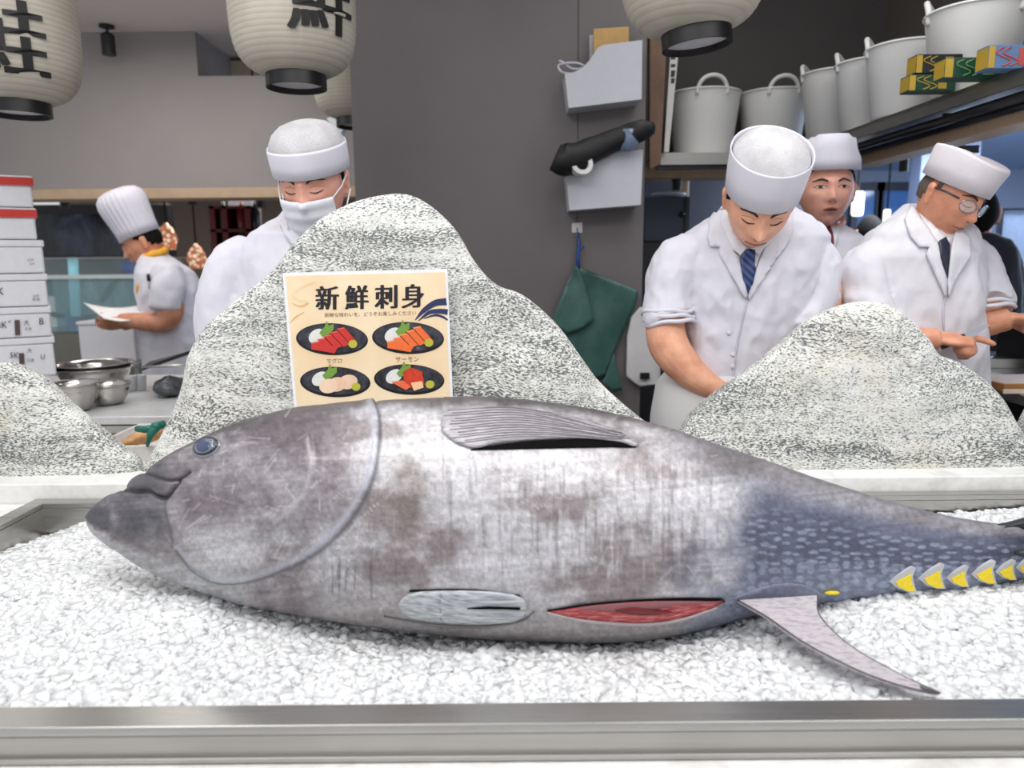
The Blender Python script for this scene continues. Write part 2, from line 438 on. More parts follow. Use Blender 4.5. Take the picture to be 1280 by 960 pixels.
# far left kitchen: dark screen with hazy images above the fish tank
m_black = M('matt_black', (24, 24, 27), 0.45, var=0.1)
A = at(30, 256, 6.0); B = at(215, 322, 6.0)
hatch = tag(empty('display_screen', ((A[0] + B[0]) / 2, 6.0, B[2])), 'wide black glossy panel with hazy images above the fish tank', 'panel')
MB().span((A[0] - .6, 6.0, B[2] - .3), (B[0], 6.1, A[2])).build('frame', m_black, hatch, bevel=0.01)
t = NT('dim_images'); v = t.coord('Object', (1, 1, 0.5)); f = t.noise(v, 5, 4, 0.6, 0.8)
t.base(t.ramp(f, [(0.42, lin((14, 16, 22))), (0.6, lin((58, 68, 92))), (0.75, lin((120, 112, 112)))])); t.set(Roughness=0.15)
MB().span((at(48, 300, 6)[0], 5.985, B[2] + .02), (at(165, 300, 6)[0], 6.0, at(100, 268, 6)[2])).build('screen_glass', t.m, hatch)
st(MB().span((at(286, 270, 6.3)[0], 6.3, 0), (at(322, 270, 6.3)[0], 6.4, CEIL)), 'wall_far_pier', M('grey_pier', (112, 110, 118), 0.7))

# ================================================================== display counter and steel ice tray
RZ = 0.93; TX0, TX1 = -1.075, 1.35; TY0, TY1 = 0.765, 1.60
cnt = empty('display_counter', (0, 0.75, 0), 'white marble counter that holds the steel ice tray and the granite slabs', 'counter')
zf = at(640, 947, 0.765)[2]
MB().span((-2.2, 0.735, 0), (2.2, 0.79, zf - 0.002)).build('front_slab', m_marble, cnt, bevel=0.003)
MB().span((-2.2, 0.70, 0.05), (2.2, 0.735, zf - 0.01)).build('kick_panel', m_marble, cnt)
MB().span((-2.2, 0.80, 0), (TX0 - 0.002, TY1, RZ - 0.012)).build('side_top', m_marble, cnt, bevel=0.003)
LZ = at(75, 604, TY1 + 0.01)[2]
MB().span((-2.2, TY1 + 0.003, 0), (2.2, TY1 + 0.19, LZ)).build('back_ledge', m_marble, cnt, bevel=0.003)
tr = empty('ice_tray', (0, 1.18, zf), 'brushed stainless steel tray with a broad front rim, filled with ice', 'tray')
IN = 0.042
MB().span((TX0, TY0, RZ - 0.012), (TX1, TY0 + IN, RZ)).build('front_rim', m_steel, tr, bevel=0.002)
MB().span((TX0, TY1 - 0.032, RZ - 0.012), (TX1, TY1, RZ)).build('back_rim', m_steel, tr, bevel=0.002)
MB().span((TX0, TY0 + IN, RZ - 0.012), (TX0 + 0.035, TY1 - 0.032, RZ)).build('side_rim', m_steel, tr, bevel=0.002)
MB().span((TX1 - 0.035, TY0 + IN, RZ - 0.012), (TX1, TY1 - 0.032, RZ)).build('side_rim', m_steel, tr, bevel=0.002)
MB().span((TX0, TY0, zf), (TX1, TY0 + 0.012, RZ - 0.012)).build('front_panel', steel('satin_steel', (184, 181, 177), 0.42), tr, bevel=0.001)
MB().span((TX0, TY0 - 0.006, zf), (TX1, TY0, zf + 0.006)).build('bottom_flange', steel('satin_steel'), tr, bevel=0.001)
w = 0.006
MB().span((TX0 + .03, TY0 + IN - w, 0.72), (TX1 - .03, TY0 + IN, RZ - .012)).span((TX0 + .03, TY1 - .032, .72), (TX1 - .03, TY1 - .026, RZ - .012)) \
    .span((TX0 + .03, TY0 + IN, .72), (TX0 + .036, TY1 - .032, RZ - .012)).span((TX1 - .036, TY0 + IN, .72), (TX1 - .03, TY1 - .032, RZ - .012)) \
    .span((TX0 + .03, TY0 + IN, .714), (TX1 - .03, TY1 - .032, .72)).build('liner', m_steel, tr)

# ================================================================== granite slabs
def granite(name, seed, warm):
    t = NT(name); 
    v0 = t.coord('Object', (1, 1, 1))
    warp = t.n('ShaderNodeTexNoise'); warp.inputs['Scale'].default_value = 3.5; warp.inputs['Detail'].default_value = 2; t.l(v0, warp.inputs['Vector'])
    mx = t.n('ShaderNodeVectorMath', operation='MULTIPLY_ADD'); mx.inputs[1].default_value = (0.12, 0.12, 0.12); t.l(warp.outputs['Color'], mx.inputs[0]); t.l(v0, mx.inputs[2])
    mp = t.n('ShaderNodeMapping'); mp.inputs['Rotation'].default_value = (0, math.radians(-32 + seed * 9), 0); mp.inputs['Scale'].default_value = (0.42, 1, 1.15)
    mp.inputs['Location'].default_value = (seed * 3.1, 0, 0); t.l(mx.outputs[0], mp.inputs['Vector']); v = mp.outputs['Vector']
    fine = t.noise(v, 330, 2, 0.6); med = t.noise(v, 110, 2, 0.6)
    mpb = t.n('ShaderNodeMapping'); mpb.inputs['Scale'].default_value = (0.5, 1, 2.2); t.l(v, mpb.inputs['Vector'])
    band = t.noise(mpb.outputs['Vector'], 7, 5, 0.65)
    sp = t.n('ShaderNodeMath', operation='MULTIPLY_ADD'); sp.inputs[1].default_value = 0.55; t.l(band, sp.inputs[0]); t.l(fine, sp.inputs[2])
    dark = t.ramp(sp.outputs[0], [(0.745, (0, 0, 0)), (0.885, (1, 1, 1))])
    light = t.ramp(med, [(0.3, lin((205, 205, 198))), (0.55, lin((234, 233, 228))), (0.75, lin((196, 199, 194)))])
    wm = t.ramp(t.noise(v0, 4, 3), [(0.52, (0, 0, 0)), (0.75, (warm, warm, warm))])
    light = t.mix(wm, light, lin((222, 205, 170)))
    t.base(t.mix(dark, light, lin((92, 97, 95)))); t.set(Roughness=0.6)
    t.bump(fine, 0.35, 0.002); return t.m
def slab(name, top, base_px, Y, T, mat, label, seed):
    """top: pixel outline of the ridge from left foot to right foot"""
    L = smoothline(top, 420)
    X = np.array([at(p[0], p[1], Y)[0] for p in L]); Z = np.array([at(p[0], p[1], Y)[2] for p in L])
    zb = LZ - 0.0005
    H = np.maximum(Z - zb, 0.0008)
    ph = np.linspace(0, math.pi, 56); rings = []
    for i in range(len(X)):
        tt = T * min(1, (H[i] / 0.09)) ** 0.5 * (0.75 + 0.25 * min(1, H[i] / 0.3))
        c, s_ = np.cos(ph), np.sin(ph)
        y = Y + 0.0 + tt * (-np.sign(c) * np.abs(c) ** 0.45) * (1 - 0.35 * np.abs(s_) ** 0.7)
        z = zb + H[i] * np.abs(s_) ** 0.62
        rings.append(np.stack([np.full(56, X[i]), y, z], 1))
    R = np.array(rings)
    n = fbm(R * 7 + seed, seed, 4) * 0.012 + fbm(R * 40 + seed, seed + 5, 3) * 0.0025
    edge = np.clip(np.minimum(R[..., 2] - zb, 0.03) / 0.03, 0, 1)
    fade = np.clip((zb + H[:, None] - R[..., 2]) / 0.06, 0.0, 1)
    R[..., 1] += n * edge * (0.15 + 0.85 * fade)
    mb = MB(); mb.loft(list(R), True, True)
    o = mb.build(name, mat, None, True); o.data.set_sharp_from_angle(angle=math.radians(50))
    tag(o, label, 'stone', 'mountain shaped granite slabs on the ledge'); return o
YS = 1.72
slab('granite_slab', [(-140, 602), (-118, 520), (-60, 470), (0, 452), (30, 460), (60, 477), (95, 510), (130, 540), (155, 560), (172, 573), (178, 590), (180, 602)],
     602, YS, 0.055, granite('granite_left', 1, 0.6), 'low granite slab sloping down to the tuna\'s jaw, on the marble ledge', 3)
stone_c = slab('granite_slab', [(160, 601), (182, 578), (200, 552), (222, 505), (232, 475), (240, 440), (262, 405), (300, 372), (340, 340), (368, 305), (400, 275), (440, 254), (480, 244), (512, 244),
      (542, 260), (570, 288), (590, 322), (608, 345), (625, 358), (650, 367), (675, 385), (700, 410), (722, 440), (745, 472), (770, 497), (800, 522), (830, 545), (860, 575), (885, 592)],
     600, YS, 0.055, granite('granite_middle', 2, 0.15), 'tallest granite slab with a double ridge, carrying the sashimi poster', 7)
slab('granite_slab', [(822, 590), (840, 560), (862, 520), (900, 486), (940, 458), (980, 425), (1010, 400), (1040, 385), (1075, 377), (1105, 380), (1130, 395), (1155, 420), (1170, 442), (1195, 452), (1225, 472),
      (1250, 498), (1265, 525), (1278, 548), (1284, 575), (1288, 582)],
     583, YS, 0.055, granite('granite_right', 3, 0.35), 'broad granite slab in front of the chef with the blue tie', 11)
slab('granite_slab', [(1272, 581), (1274, 545), (1282, 520), (1310, 480), (1380, 430), (1450, 480), (1500, 581)],
     583, YS + 0.02, 0.05, granite('granite_edge', 4, 0.3), 'granite slab of which only the narrow grey foot shows beyond the broad slab', 15)
# ================================================================== the tuna
TOP = np.array([(108, 646), (111, 640), (118, 632), (130, 623), (145, 616), (155, 612.5), (158, 607), (163, 600), (172, 595.5), (180, 588), (190, 579), (210, 566), (240, 549), (280, 531), (320, 518), (370, 508), (420, 503),
    (475, 500), (540, 496.5), (600, 497), (650, 500), (700, 505.5), (750, 513), (800, 524), (850, 539), (900, 556), (950, 573), (1000, 590), (1050, 607), (1100, 624), (1150, 638), (1200, 648.5),
    (1250, 656), (1300, 662), (1350, 667), (1400, 671)], float)
BOT = np.array([(108, 648), (111, 656), (118, 666), (130, 676), (145, 686), (180, 706), (220, 724), (260, 738), (300, 749), (350, 759), (400, 767), (450, 774), (500, 780), (560, 786), (620, 791), (680, 794), (740, 795),
    (800, 792), (850, 784), (900, 772), (940, 762), (1000, 752), (1050, 746), (1100, 741), (1150, 737), (1200, 733), (1250, 726), (1300, 716), (1350, 706), (1400, 700)], float)
px_s = np.unique(np.concatenate([108 + 30 * np.linspace(0, 1, 40) ** 1.8, np.arange(138, 1320, 1.7), np.linspace(1320, 1400, 30)]))
tp = np.interp(px_s, TOP[:, 0], TOP[:, 1]); bt = np.interp(px_s, BOT[:, 0], BOT[:, 1])
def gsm(a, k=5):
    w = np.ones(k) / k; p = np.pad(a, k // 2, mode='edge'); return np.convolve(p, w, 'valid')
tp[40:] = gsm(tp, 9)[40:]; bt[40:] = gsm(bt, 9)[40:]
yd = np.interp(px_s, [108, 300, 600, 900, 1400], [1.17, 1.14, 1.10, 1.11, 1.15])
NF, NB = 210, 70
th = np.concatenate([np.linspace(-0.35, math.pi + 0.35, NF, endpoint=False), np.linspace(math.pi + 0.35, 2 * math.pi - 0.35, NB, endpoint=False)])
rings = []
for i in range(len(px_s)):
    yc = (tp[i] + bt[i]) / 2; C = at(px_s[i], yc, yd[i]); v = C - CAM; dist = np.linalg.norm(v); v /= dist
    u = np.cross((1.0, 0, 0), v); u /= np.linalg.norm(u); u = u if u[2] > 0 else -u
    a = (bt[i] - tp[i]) / 2 * (dist * (v @ FWD)) / F
    b = a * np.interp(px_s[i], [108, 160, 400, 900, 1200, 1400], [0.55, 0.6, 0.78, 0.82, 0.75, 0.6])
    rings.append(C + a * np.cos(th)[:, None] * u - b * np.sin(th)[:, None] * v)
R = np.array(rings)                                   # (stations, around, 3)
# normals from the grid
du = np.gradient(R, axis=0); dv = np.roll(R, -1, 1) - np.roll(R, 1, 1)
Nn = np.cross(du, dv); Nn /= np.linalg.norm(Nn, axis=2)[..., None] + 1e-12
cen = R.mean(1, keepdims=True); sgn = np.sign(((R - cen) * Nn).sum(2)); Nn *= np.where(sgn == 0, 1, sgn)[..., None]
PX, PY = proj(R)
front = (np.sin(th) > -0.2)[None, :] * np.ones(len(px_s))[:, None]
q3 = np.stack([PX, PY, np.where(front > 0, 0, 300.0)], -1)     # skin coordinates for marks
def seg_dist(px, py, line):
    """distance to a polyline plus signed side (positive = left of travel)"""
    L = smoothline(line, 60); best = np.full(px.shape, 1e9); side = np.zeros(px.shape)
    lo = L.min(0) - 80; hi = L.max(0) + 80
    msk = (px > lo[0]) & (px < hi[0]) & (py > lo[1]) & (py < hi[1]); qx, qy = px[msk], py[msk]
    bb = np.full(qx.shape, 1e9); ss = np.zeros(qx.shape)
    for (x0, y0), (x1, y1) in zip(L[:-1], L[1:]):
        dx, dy = x1 - x0, y1 - y0; t_ = np.clip(((qx - x0) * dx + (qy - y0) * dy) / (dx * dx + dy * dy + 1e-9), 0, 1)
        d_ = np.hypot(qx - x0 - t_ * dx, qy - y0 - t_ * dy); cr = dx * (qy - y0) - dy * (qx - x0)
        up = d_ < bb; bb[up] = d_[up]; ss[up] = np.sign(cr[up])
    best[msk] = bb; side[msk] = ss; return best, side
def groove(line, w, depth):
    d_, _ = seg_dist(PX, PY, line); return -depth * np.exp(-(d_ / w) ** 2) * front, d_
OPER = [(468, 503), (474, 525), (473, 560), (465, 600), (448, 635), (422, 668), (390, 694), (350, 714), (310, 727), (270, 728), (240, 712), (222, 690)]
PREOP = [(388, 552), (392, 580), (388, 610), (372, 636), (348, 655)]
MOUTH = [(156, 612), (170, 614), (186, 614), (196, 620), (206, 622), (214, 614), (222, 602)]
SNOUT = [(176, 588), (190, 594), (210, 600), (224, 598), (236, 590)]
JAW = [(206, 622), (206, 640), (212, 660), (220, 684), (236, 704), (262, 722)]
disp = np.zeros(PX.shape)
dop, sop = seg_dist(PX, PY, OPER)
def ledge(sd, hi, lo, lh, ll):
    w_ = sstep(-4.5, 4.5, sd); return (w_ * hi * np.exp(-np.abs(sd) / lh) - (1 - w_) * lo * np.exp(-np.abs(sd) / ll)) * front * (np.abs(sd) < 80)
disp += ledge(sop * dop, 0.0055, 0.003, 26, 10)
dpr, spr = seg_dist(PX, PY, PREOP); disp += ledge(spr * dpr, 0.003, 0.001, 14, 6)
g, dmo = groove(MOUTH, 3.2, 0.006); disp += g
g, dsn = groove(SNOUT, 3.0, 0.004); disp += g
g, dja = groove(JAW, 4.0, 0.0025); disp += g
disp += 0.006 * np.exp(-(((PX - 182) / 22) ** 2 + ((PY - 604) / 9) ** 2)) * front         # upper jaw pad
disp += -0.005 * np.exp(-(((PX - 258) / 22) ** 2 + ((PY - 560) / 16) ** 2)) * front         # eye socket
disp += fbm(q3 / 60.0, 3, 3) * 0.0010 + fbm(q3 / 9.0, 9, 3) * 0.00028
# --- skin colours
n1 = fbm(q3 / np.array([70., 45., 60]), 21, 5); n2 = fbm(q3 / np.array([16., 14., 20]), 31, 4); n3 = fbm(q3 / np.array([4., 4., 10]), 41, 3)
vs_ = fbm(np.stack([PX / 4.0, PY / 55.0, q3[..., 2]], -1), 51, 4); hs = fbm(np.stack([PX / 50.0 + PY / 9, PY / 3.0 + PX / 40, q3[..., 2]], -1), 61, 3)
lin3 = lambda c: np.array(c, float)
def mixc(a, b, w): return a * (1 - w[..., None]) + b * w[..., None]
topy = np.interp(PX, px_s, tp); boty = np.interp(PX, px_s, bt); rel = (PY - topy) / np.maximum(boty - topy, 1)
silver = np.array([188, 184, 187.]); brown = np.array([124, 112, 112.]); purple = np.array([104, 94, 100.]); pale = np.array([210, 209, 213.])
c = np.broadcast_to(silver, PX.shape + (3,)).copy()
c = mixc(c, brown, sstep(-0.15, 0.75, n1 + 0.25 * n2) * 0.75)
c = mixc(c, pale, sstep(0.1, 0.8, -n1 + 0.5 * n2 + 0.1) * 0.55)
# head is browner and darker, lightest on the lower cheek
head = 1 - sstep(380, 480, PX + 0 * PY)
c = mixc(c, purple, head * np.clip(0.66 + 0.35 * n1 + 0.25 * n2 - 0.5 * sstep(0.5, 0.8, rel), 0, 1))
cheek = np.exp(-(((PX - 330) / 75) ** 2 + ((PY - 668) / 42) ** 2)); c = mixc(c, np.array([188, 186, 189.]), np.clip(cheek * (0.65 + 0.6 * n2), 0, 0.85))
cheek2 = np.exp(-(((PX - 345) / 55) ** 2 + ((PY - 612) / 24) ** 2)); c = mixc(c, np.array([178, 172, 176.]), np.clip(cheek2 * (0.4 + 0.8 * n2), 0, 0.8))
jaw = (1 - sstep(196, 216, PX)) ; c = mixc(c, np.array([88, 86, 92.]) , jaw * np.clip(0.85 + 0.3 * n2, 0, 1) * (1 - sstep(0.62, 0.9, rel)))
c = mixc(c, np.array([178, 178, 181.]), (1 - sstep(250, 330, PX)) * sstep(0.80, 0.93, rel) * 0.85)
# vertical rub marks on the flank
rub = sstep(0.25, 0.9, vs_ + 0.15 * n2) * sstep(520, 580, PX) * (1 - sstep(880, 930, PX)) * sstep(545, 600, PY) * (1 - sstep(690, 745, PY))
c = mixc(c, np.array([104, 95, 97.]), rub * 0.36)
rubl = sstep(0.2, 0.9, -vs_) * sstep(540, 620, PX) * (1 - sstep(860, 910, PX)) * sstep(560, 600, PY) * (1 - sstep(700, 740, PY)); c = mixc(c, np.array([214, 212, 214.]), rubl * 0.5)
rubh = sstep(0.35, 0.9, vs_) * sstep(395, 420, PX) * (1 - sstep(470, 520, PX)) * sstep(690, 710, PY) * (1 - sstep(745, 760, PY)); c = mixc(c, np.array([96, 88, 92.]), rubh * 0.6)
gill = np.exp(-(((PX - 512) / 26) ** 2 + ((PY - 615) / 45) ** 2)); c = mixc(c, np.array([122, 110, 106.]), np.clip(gill * (0.7 + 0.5 * n2), 0, 0.8))
# belly turning grey brown near the ice
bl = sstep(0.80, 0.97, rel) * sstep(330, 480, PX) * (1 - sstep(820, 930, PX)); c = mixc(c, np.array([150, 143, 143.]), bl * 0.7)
# blue tail with pale spots
tail = sstep(855, 965, PX + 45 * n1 + (PY - 640) * 0.25)
blue = mixc(np.broadcast_to(np.array([70, 74, 94.]), c.shape), np.array([112, 120, 142.]), np.clip(np.abs(rel - 0.52) * 1.5 + 0.3 * n1, 0, 1))
c = mixc(c, blue, tail * (sstep(0.04, 0.34, rel) * 0.92))
low = tail * sstep(0.62, 0.92, rel); c = mixc(c, np.array([126, 134, 154.]), low * 0.6)
# spots: jittered cells
def spots(sx, sy, rx, ry, thr, seed):
    gx = PX / sx; gy = PY / sy + (np.floor(gx) % 2) * 0.5; out = np.zeros(PX.shape)
    for dx in (-1, 0, 1):
        for dy in (-1, 0, 1):
            ci, cj = np.floor(gx) + dx, np.floor(PY / sy + (np.floor(gx + dx) % 2) * 0.5) + dy
            h1 = vnoise(np.stack([ci * 1.37 + .5, cj * 2.11 + .5, ci * 0 + seed], -1), seed); h2 = vnoise(np.stack([ci * 2.73 + .3, cj * 1.19 + .7, ci * 0 + seed + 5], -1), seed + 1)
            cx = (ci + 0.5 + 0.35 * h1) * sx; cy = (cj + 0.5 + 0.35 * h2 - (np.floor(gx + dx) % 2) * 0.5) * sy
            d_ = ((PX - cx) / (rx * (1 + 0.4 * h2))) ** 2 + ((PY - cy) / (ry * (1 + 0.3 * h1))) ** 2
            out = np.maximum(out, 1 - sstep(0.6, 1.3, d_))
    return out
sp = spots(15, 10, 6.2, 2.1, 0, 71) * tail * sstep(0.25, 0.45, rel) * (1 - 0.5 * sstep(0.72, 0.8, rel)) + spots(15, 13, 5.6, 4.2, 0, 81) * tail * sstep(0.62, 0.72, rel) * (1 - sstep(0.93, 0.98, rel))
c = mixc(c, np.array([158, 168, 188.]), np.clip(sp, 0, 1) * 0.62)
# dark back edge
back = (1 - sstep(0.0, 0.06 + 0.02 * n2, rel)) * sstep(190, 260, PX); c = mixc(c, np.array([74, 68, 70.]), np.clip(back, 0, 1) * 0.85)
band = sstep(800, 900, PX) * (1 - sstep(0.03, 0.2, np.abs(rel - 0.05))); c = mixc(c, np.array([118, 112, 118.]), band * 0.55)
c = c * (1 + 0.10 * n3[..., None] + 0.07 * hs[..., None])
# thin light scratches
for k in range(150):
    x0 = random.uniform(215, 470) if k < 95 else random.uniform(480, 900); y0 = random.uniform(520, 730); L_ = random.uniform(8, 34); an = random.gauss(-0.7, 0.7)
    x1, y1 = x0 + L_ * math.cos(an), y0 + L_ * math.sin(an)
    i0, i1 = np.searchsorted(px_s, [min(x0, x1) - 3, max(x0, x1) + 3]); s_ = slice(i0, i1)
    dx, dy = x1 - x0, y1 - y0; tt = np.clip(((PX[s_] - x0) * dx + (PY[s_] - y0) * dy) / (dx * dx + dy * dy), 0, 1)
    d_ = np.hypot(PX[s_] - x0 - tt * dx, PY[s_] - y0 - tt * dy); w = np.exp(-(d_ / 0.9) ** 2) * front[s_] * random.uniform(.25, .6)
    c[s_] = mixc(c[s_], np.array([224, 222, 224.]), w)
# seams
for d_, w, col_, k in ((np.where(sop < 0, dop, dop * 3), 3.0, (84, 82, 90), .7), (dmo, 2.4, (30, 28, 32), .95), (dsn, 2.0, (36, 33, 38), .9), (dja, 2.2, (88, 84, 90), .6)):
    c = mixc(c, np.array(col_, float), np.exp(-(d_ / w) ** 2) * k * front)
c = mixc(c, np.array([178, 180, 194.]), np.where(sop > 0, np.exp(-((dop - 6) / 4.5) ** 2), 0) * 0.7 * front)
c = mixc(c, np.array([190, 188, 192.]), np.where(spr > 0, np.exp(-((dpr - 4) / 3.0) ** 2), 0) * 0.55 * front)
c = mixc(c, np.array([104, 98, 104.]), np.exp(-(((PX - 182) / 20) ** 2 + ((PY - 605) / 7) ** 2)) * 0.6 * front)
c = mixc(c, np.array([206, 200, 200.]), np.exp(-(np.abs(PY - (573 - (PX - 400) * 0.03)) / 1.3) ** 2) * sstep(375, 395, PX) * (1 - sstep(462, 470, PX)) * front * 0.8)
c = c * (1 - 0.07 * head[..., None]); c = np.clip(c, 8, 250)
R2 = R + Nn * disp[..., None]
mb = MB(); ns, na = R2.shape[:2]
me = bpy.data.meshes.new('tuna_body')
V = R2.reshape(-1, 3); ii, jj = np.meshgrid(np.arange(ns - 1), np.arange(na), indexing='ij'); kk = (jj + 1) % na
Fq = np.stack([ii * na + jj, ii * na + kk, (ii + 1) * na + kk, (ii + 1) * na + jj], -1).reshape(-1, 4)
me.from_pydata(V.tolist(), [], Fq.tolist() + [tuple(reversed(range(na))), tuple((ns - 1) * na + j for j in range(na))])
att = me.color_attributes.new('skin', 'FLOAT_COLOR', 'POINT')
lc = np.array(lin(c.reshape(-1, 3))).reshape(3, -1).T if False else np.stack(lin(c.reshape(-1, 3)), 0)
att.data.foreach_set('color', np.concatenate([lc.reshape(-1, 3), np.ones((len(V), 1))], 1).ravel())
bm = bmesh.new(); bm.from_mesh(me); bmesh.ops.recalc_face_normals(bm, faces=bm.faces); bm.to_mesh(me); bm.free()
t = NT('tuna_skin'); a_ = t.n('ShaderNodeVertexColor', layer_name='skin'); v = t.coord()
t.base(t.mix(0.25, a_.outputs['Color'], t.ramp(t.noise(v, 420, 2), [(0.3, (0.25,) * 3), (0.7, (0.75,) * 3)]), 'OVERLAY'))
t.set(Metallic=0.2, Roughness=0.42); t.b.inputs['Specular IOR Level'].default_value = 0.6
wv = t.n('ShaderNodeTexVoronoi'); wv.inputs['Scale'].default_value = 380; t.l(v, wv.inputs['Vector'])
n1_ = t.bump(wv.outputs['Distance'], 0.12, 0.001); t.bump(t.noise(v, 90, 3), 0.12, 0.003, n1_)
tuna = empty('tuna', (float(R[500, :, 0].mean()), 1.2, float(V[:, 2].min())), 'whole silver grey tuna lying on crushed ice with a red belly slit', 'fish')
body = link('body', me, t.m, tuna, True); body_tree = bvh(body)
# --- eye
def oval(cx, cy, rx, ry, ang, n=40):
    a = np.linspace(0, 2 * math.pi, n, endpoint=False); x, y = rx * np.cos(a), ry * np.sin(a); ca, sa = math.cos(ang), math.sin(ang)
    return np.stack([cx + x * ca - y * sa, cy + x * sa + y * ca], 1)
def dome(tree, cx, cy, rx, ry, ang, hgt, off, name, mat, parent, Y=1.2):
    rings = []; a = np.linspace(0, 1, 9)
    mb = MB()
    for r in np.concatenate([[0.02], a[1:]]):
        ring = []
        for p in oval(cx, cy, rx * r, ry * r, ang, 36):
            q, n = hit(tree, p[0], p[1], Y); ring.append(q + n * (off + hgt * math.sqrt(max(0, 1 - r * r)) - (0.004 if r > .99 else 0)))
        rings.append(ring)
    mb.loft(rings, True, True); return mb.build(name, mat, parent, True)
ang = math.radians(-24)
eye = dome(body_tree, 258, 559, 20.5, 13.5, ang, 0.002, 0.0015, 'eye', M('eye_rim', (128, 128, 134), 0.25, 0.3), tuna)
dome(body_tree, 258.5, 559, 18, 11.5, ang, 0.004, 0.0028, 'eyelid_ring', M('eye_ring_dark', (34, 36, 42), 0.3), eye)
dome(body_tree, 258.5, 559.5, 15.5, 9.6, ang, 0.004, 0.0042, 'iris', M('eye_iris', (120, 126, 140), 0.15, 0.3), eye)
dome(body_tree, 257.5, 560.5, 10.5, 7.8, ang, 0.0035, 0.0066, 'pupil', M('eye_pupil', (62, 74, 100), 0.08), eye)
# --- fins
def fin_mat(name, c0, c1, scale=(1, 40, 40), rough=0.4):
    t = NT(name); v = t.coord('Object', scale); f = t.noise(v, 9, 4, 0.6)
    t.base(t.ramp(f, [(0.3, lin(c0)), (0.7, lin(c1))])); t.set(Roughness=rough, Metallic=0.1); t.bump(f, 0.4, 0.002); return t.m
m_pec = fin_mat('pectoral_fin', (138, 131, 136), (198, 194, 199), (3, 45, 45))
m_gap = M('gap_shade', (8, 8, 9), 0.8, spec=0.1)  # near-black strips laid on the skin, painting the shade inside the gaps
pec = [(552, 535), (556, 519), (572, 511), (620, 511), (680, 517), (730, 527), (770, 540), (797, 555), (792, 559), (770, 553), (720, 549), (660, 551), (620, 555), (596, 561), (574, 556), (560, 547)]
patch(body_tree, smoothloop(pec, 70), 'pectoral_fin', m_pec, tuna, 0.0004, 0.004, 6, 1.2)
patch(body_tree, smoothline([(588, 562.5), (625, 556), (665, 552), (715, 550), (760, 551), (795, 559), (770, 559.5), (720, 556), (665, 555.5), (620, 558.5), (590, 563)], 60), 'pectoral_gap_shade', m_gap, tuna, 0.0005, 0.0016, 6, 1.2)
for k in range(13):          # fin rays
    u0 = k / 12; js = 7 * math.sin(k * 2.4); a0 = (560 + 16 * u0 + js, 516 + 40 * u0); a2 = (770 + 10 * u0 + js, 543 + 9 * u0); am = (655, 514 + 34 * u0)
    strip(body_tree, [a0, am, a2], [0.3, 1.0, 0.2], 'fin_ray', M('fin_ray_dark', (134, 126, 132), 0.4), tuna, 0.0044, 0.0010, 1.2, 24)
m_pel = fin_mat('pelvic_fin', (128, 134, 142), (222, 224, 226), (3, 30, 30))
plv = [(500, 752), (515, 740), (560, 737), (610, 738), (645, 743), (657, 752), (652, 768), (630, 774), (580, 775), (530, 770), (508, 764)]
patch(body_tree, smoothloop(plv, 60), 'pelvic_fin', m_pel, tuna, 0.001, 0.006, 6, 1.2)
strip(body_tree, [(512, 738), (560, 737.5), (600, 738), (650, 744)], [1.5, 3.6, 2.2, 1.0], 'pelvic_gap_shade', m_gap, tuna, 0.0004, 0.0016, 1.2)
strip(body_tree, [(585, 756), (610, 755), (650, 756)], [0.6, 3.0, 2.4], 'fin_split', m_gap, tuna, 0.0074, 0.0012, 1.2)
strip(body_tree, [(480, 770), (540, 780), (600, 783), (650, 776), (668, 764)], [1, 2.4, 2.8, 2, 1], 'pelvic_fold', M('skin_fold', (120, 116, 116), 0.4), tuna, 0.0, 0.002, 1.2)
# --- belly slit with red flesh
t = NT('red_flesh'); v = t.coord('Object', (18, 60, 160), (0, 0.25, 0)); f = t.noise(v, 2.2, 4, 0.6, 0.6)
t.base(t.ramp(f, [(0.3, lin((120, 26, 32))), (0.5, lin((184, 66, 70))), (0.72, lin((226, 150, 146)))])); t.set(Roughness=0.25); t.bump(f, 0.3, 0.003)
slit = [(683, 763), (720, 757), (770, 751.5), (830, 749), (880, 749), (903, 750), (893, 757), (870, 766), (840, 773), (800, 777), (760, 775), (720, 771)]
sl = patch(body_tree, smoothline(slit + [slit[0]], 60)[:-1], 'belly_slit', t.m, tuna, 0.0006, 0.0022, 6, 1.2)
patch(body_tree, smoothline([(720, 757.5), (770, 752.5), (830, 750), (880, 750), (895, 752), (850, 754), (815, 760), (770, 762), (735, 760), (720, 757.5)], 40)[:-1], 'inner_flesh', M('dusky_flesh', (150, 92, 96), 0.3), sl, 0.0026, 0.0014, 6, 1.2)
patch(body_tree, smoothline([(768, 761), (790, 757), (815, 760), (840, 763), (812, 766), (785, 765), (768, 761)], 30)[:-1], 'blood_pocket', M('dark_blood', (112, 20, 24), 0.2), sl, 0.0036, 0.0014, 6, 1.2)
strip(body_tree, [(684, 762.5), (730, 755.5), (790, 750), (850, 748), (900, 748.5)], [1, 1.6, 1.4, 3.0, 3.0], 'slit_edge', m_gap, tuna, 0.001, 0.002, 1.2)
strip(body_tree, [(684, 763.5), (720, 772), (765, 777), (810, 778), (850, 772.5), (895, 757.5)], [1, 2.4, 2.6, 2.6, 2.2, 1], 'slit_lip', M('slit_lip_skin', (188, 176, 176), 0.4), tuna, 0.001, 0.0035, 1.2)
dome(body_tree, 902, 750, 5, 3.2, 0.5, 0.003, 0.0, 'vent', M('vent_dark', (40, 34, 38), 0.4), tuna)
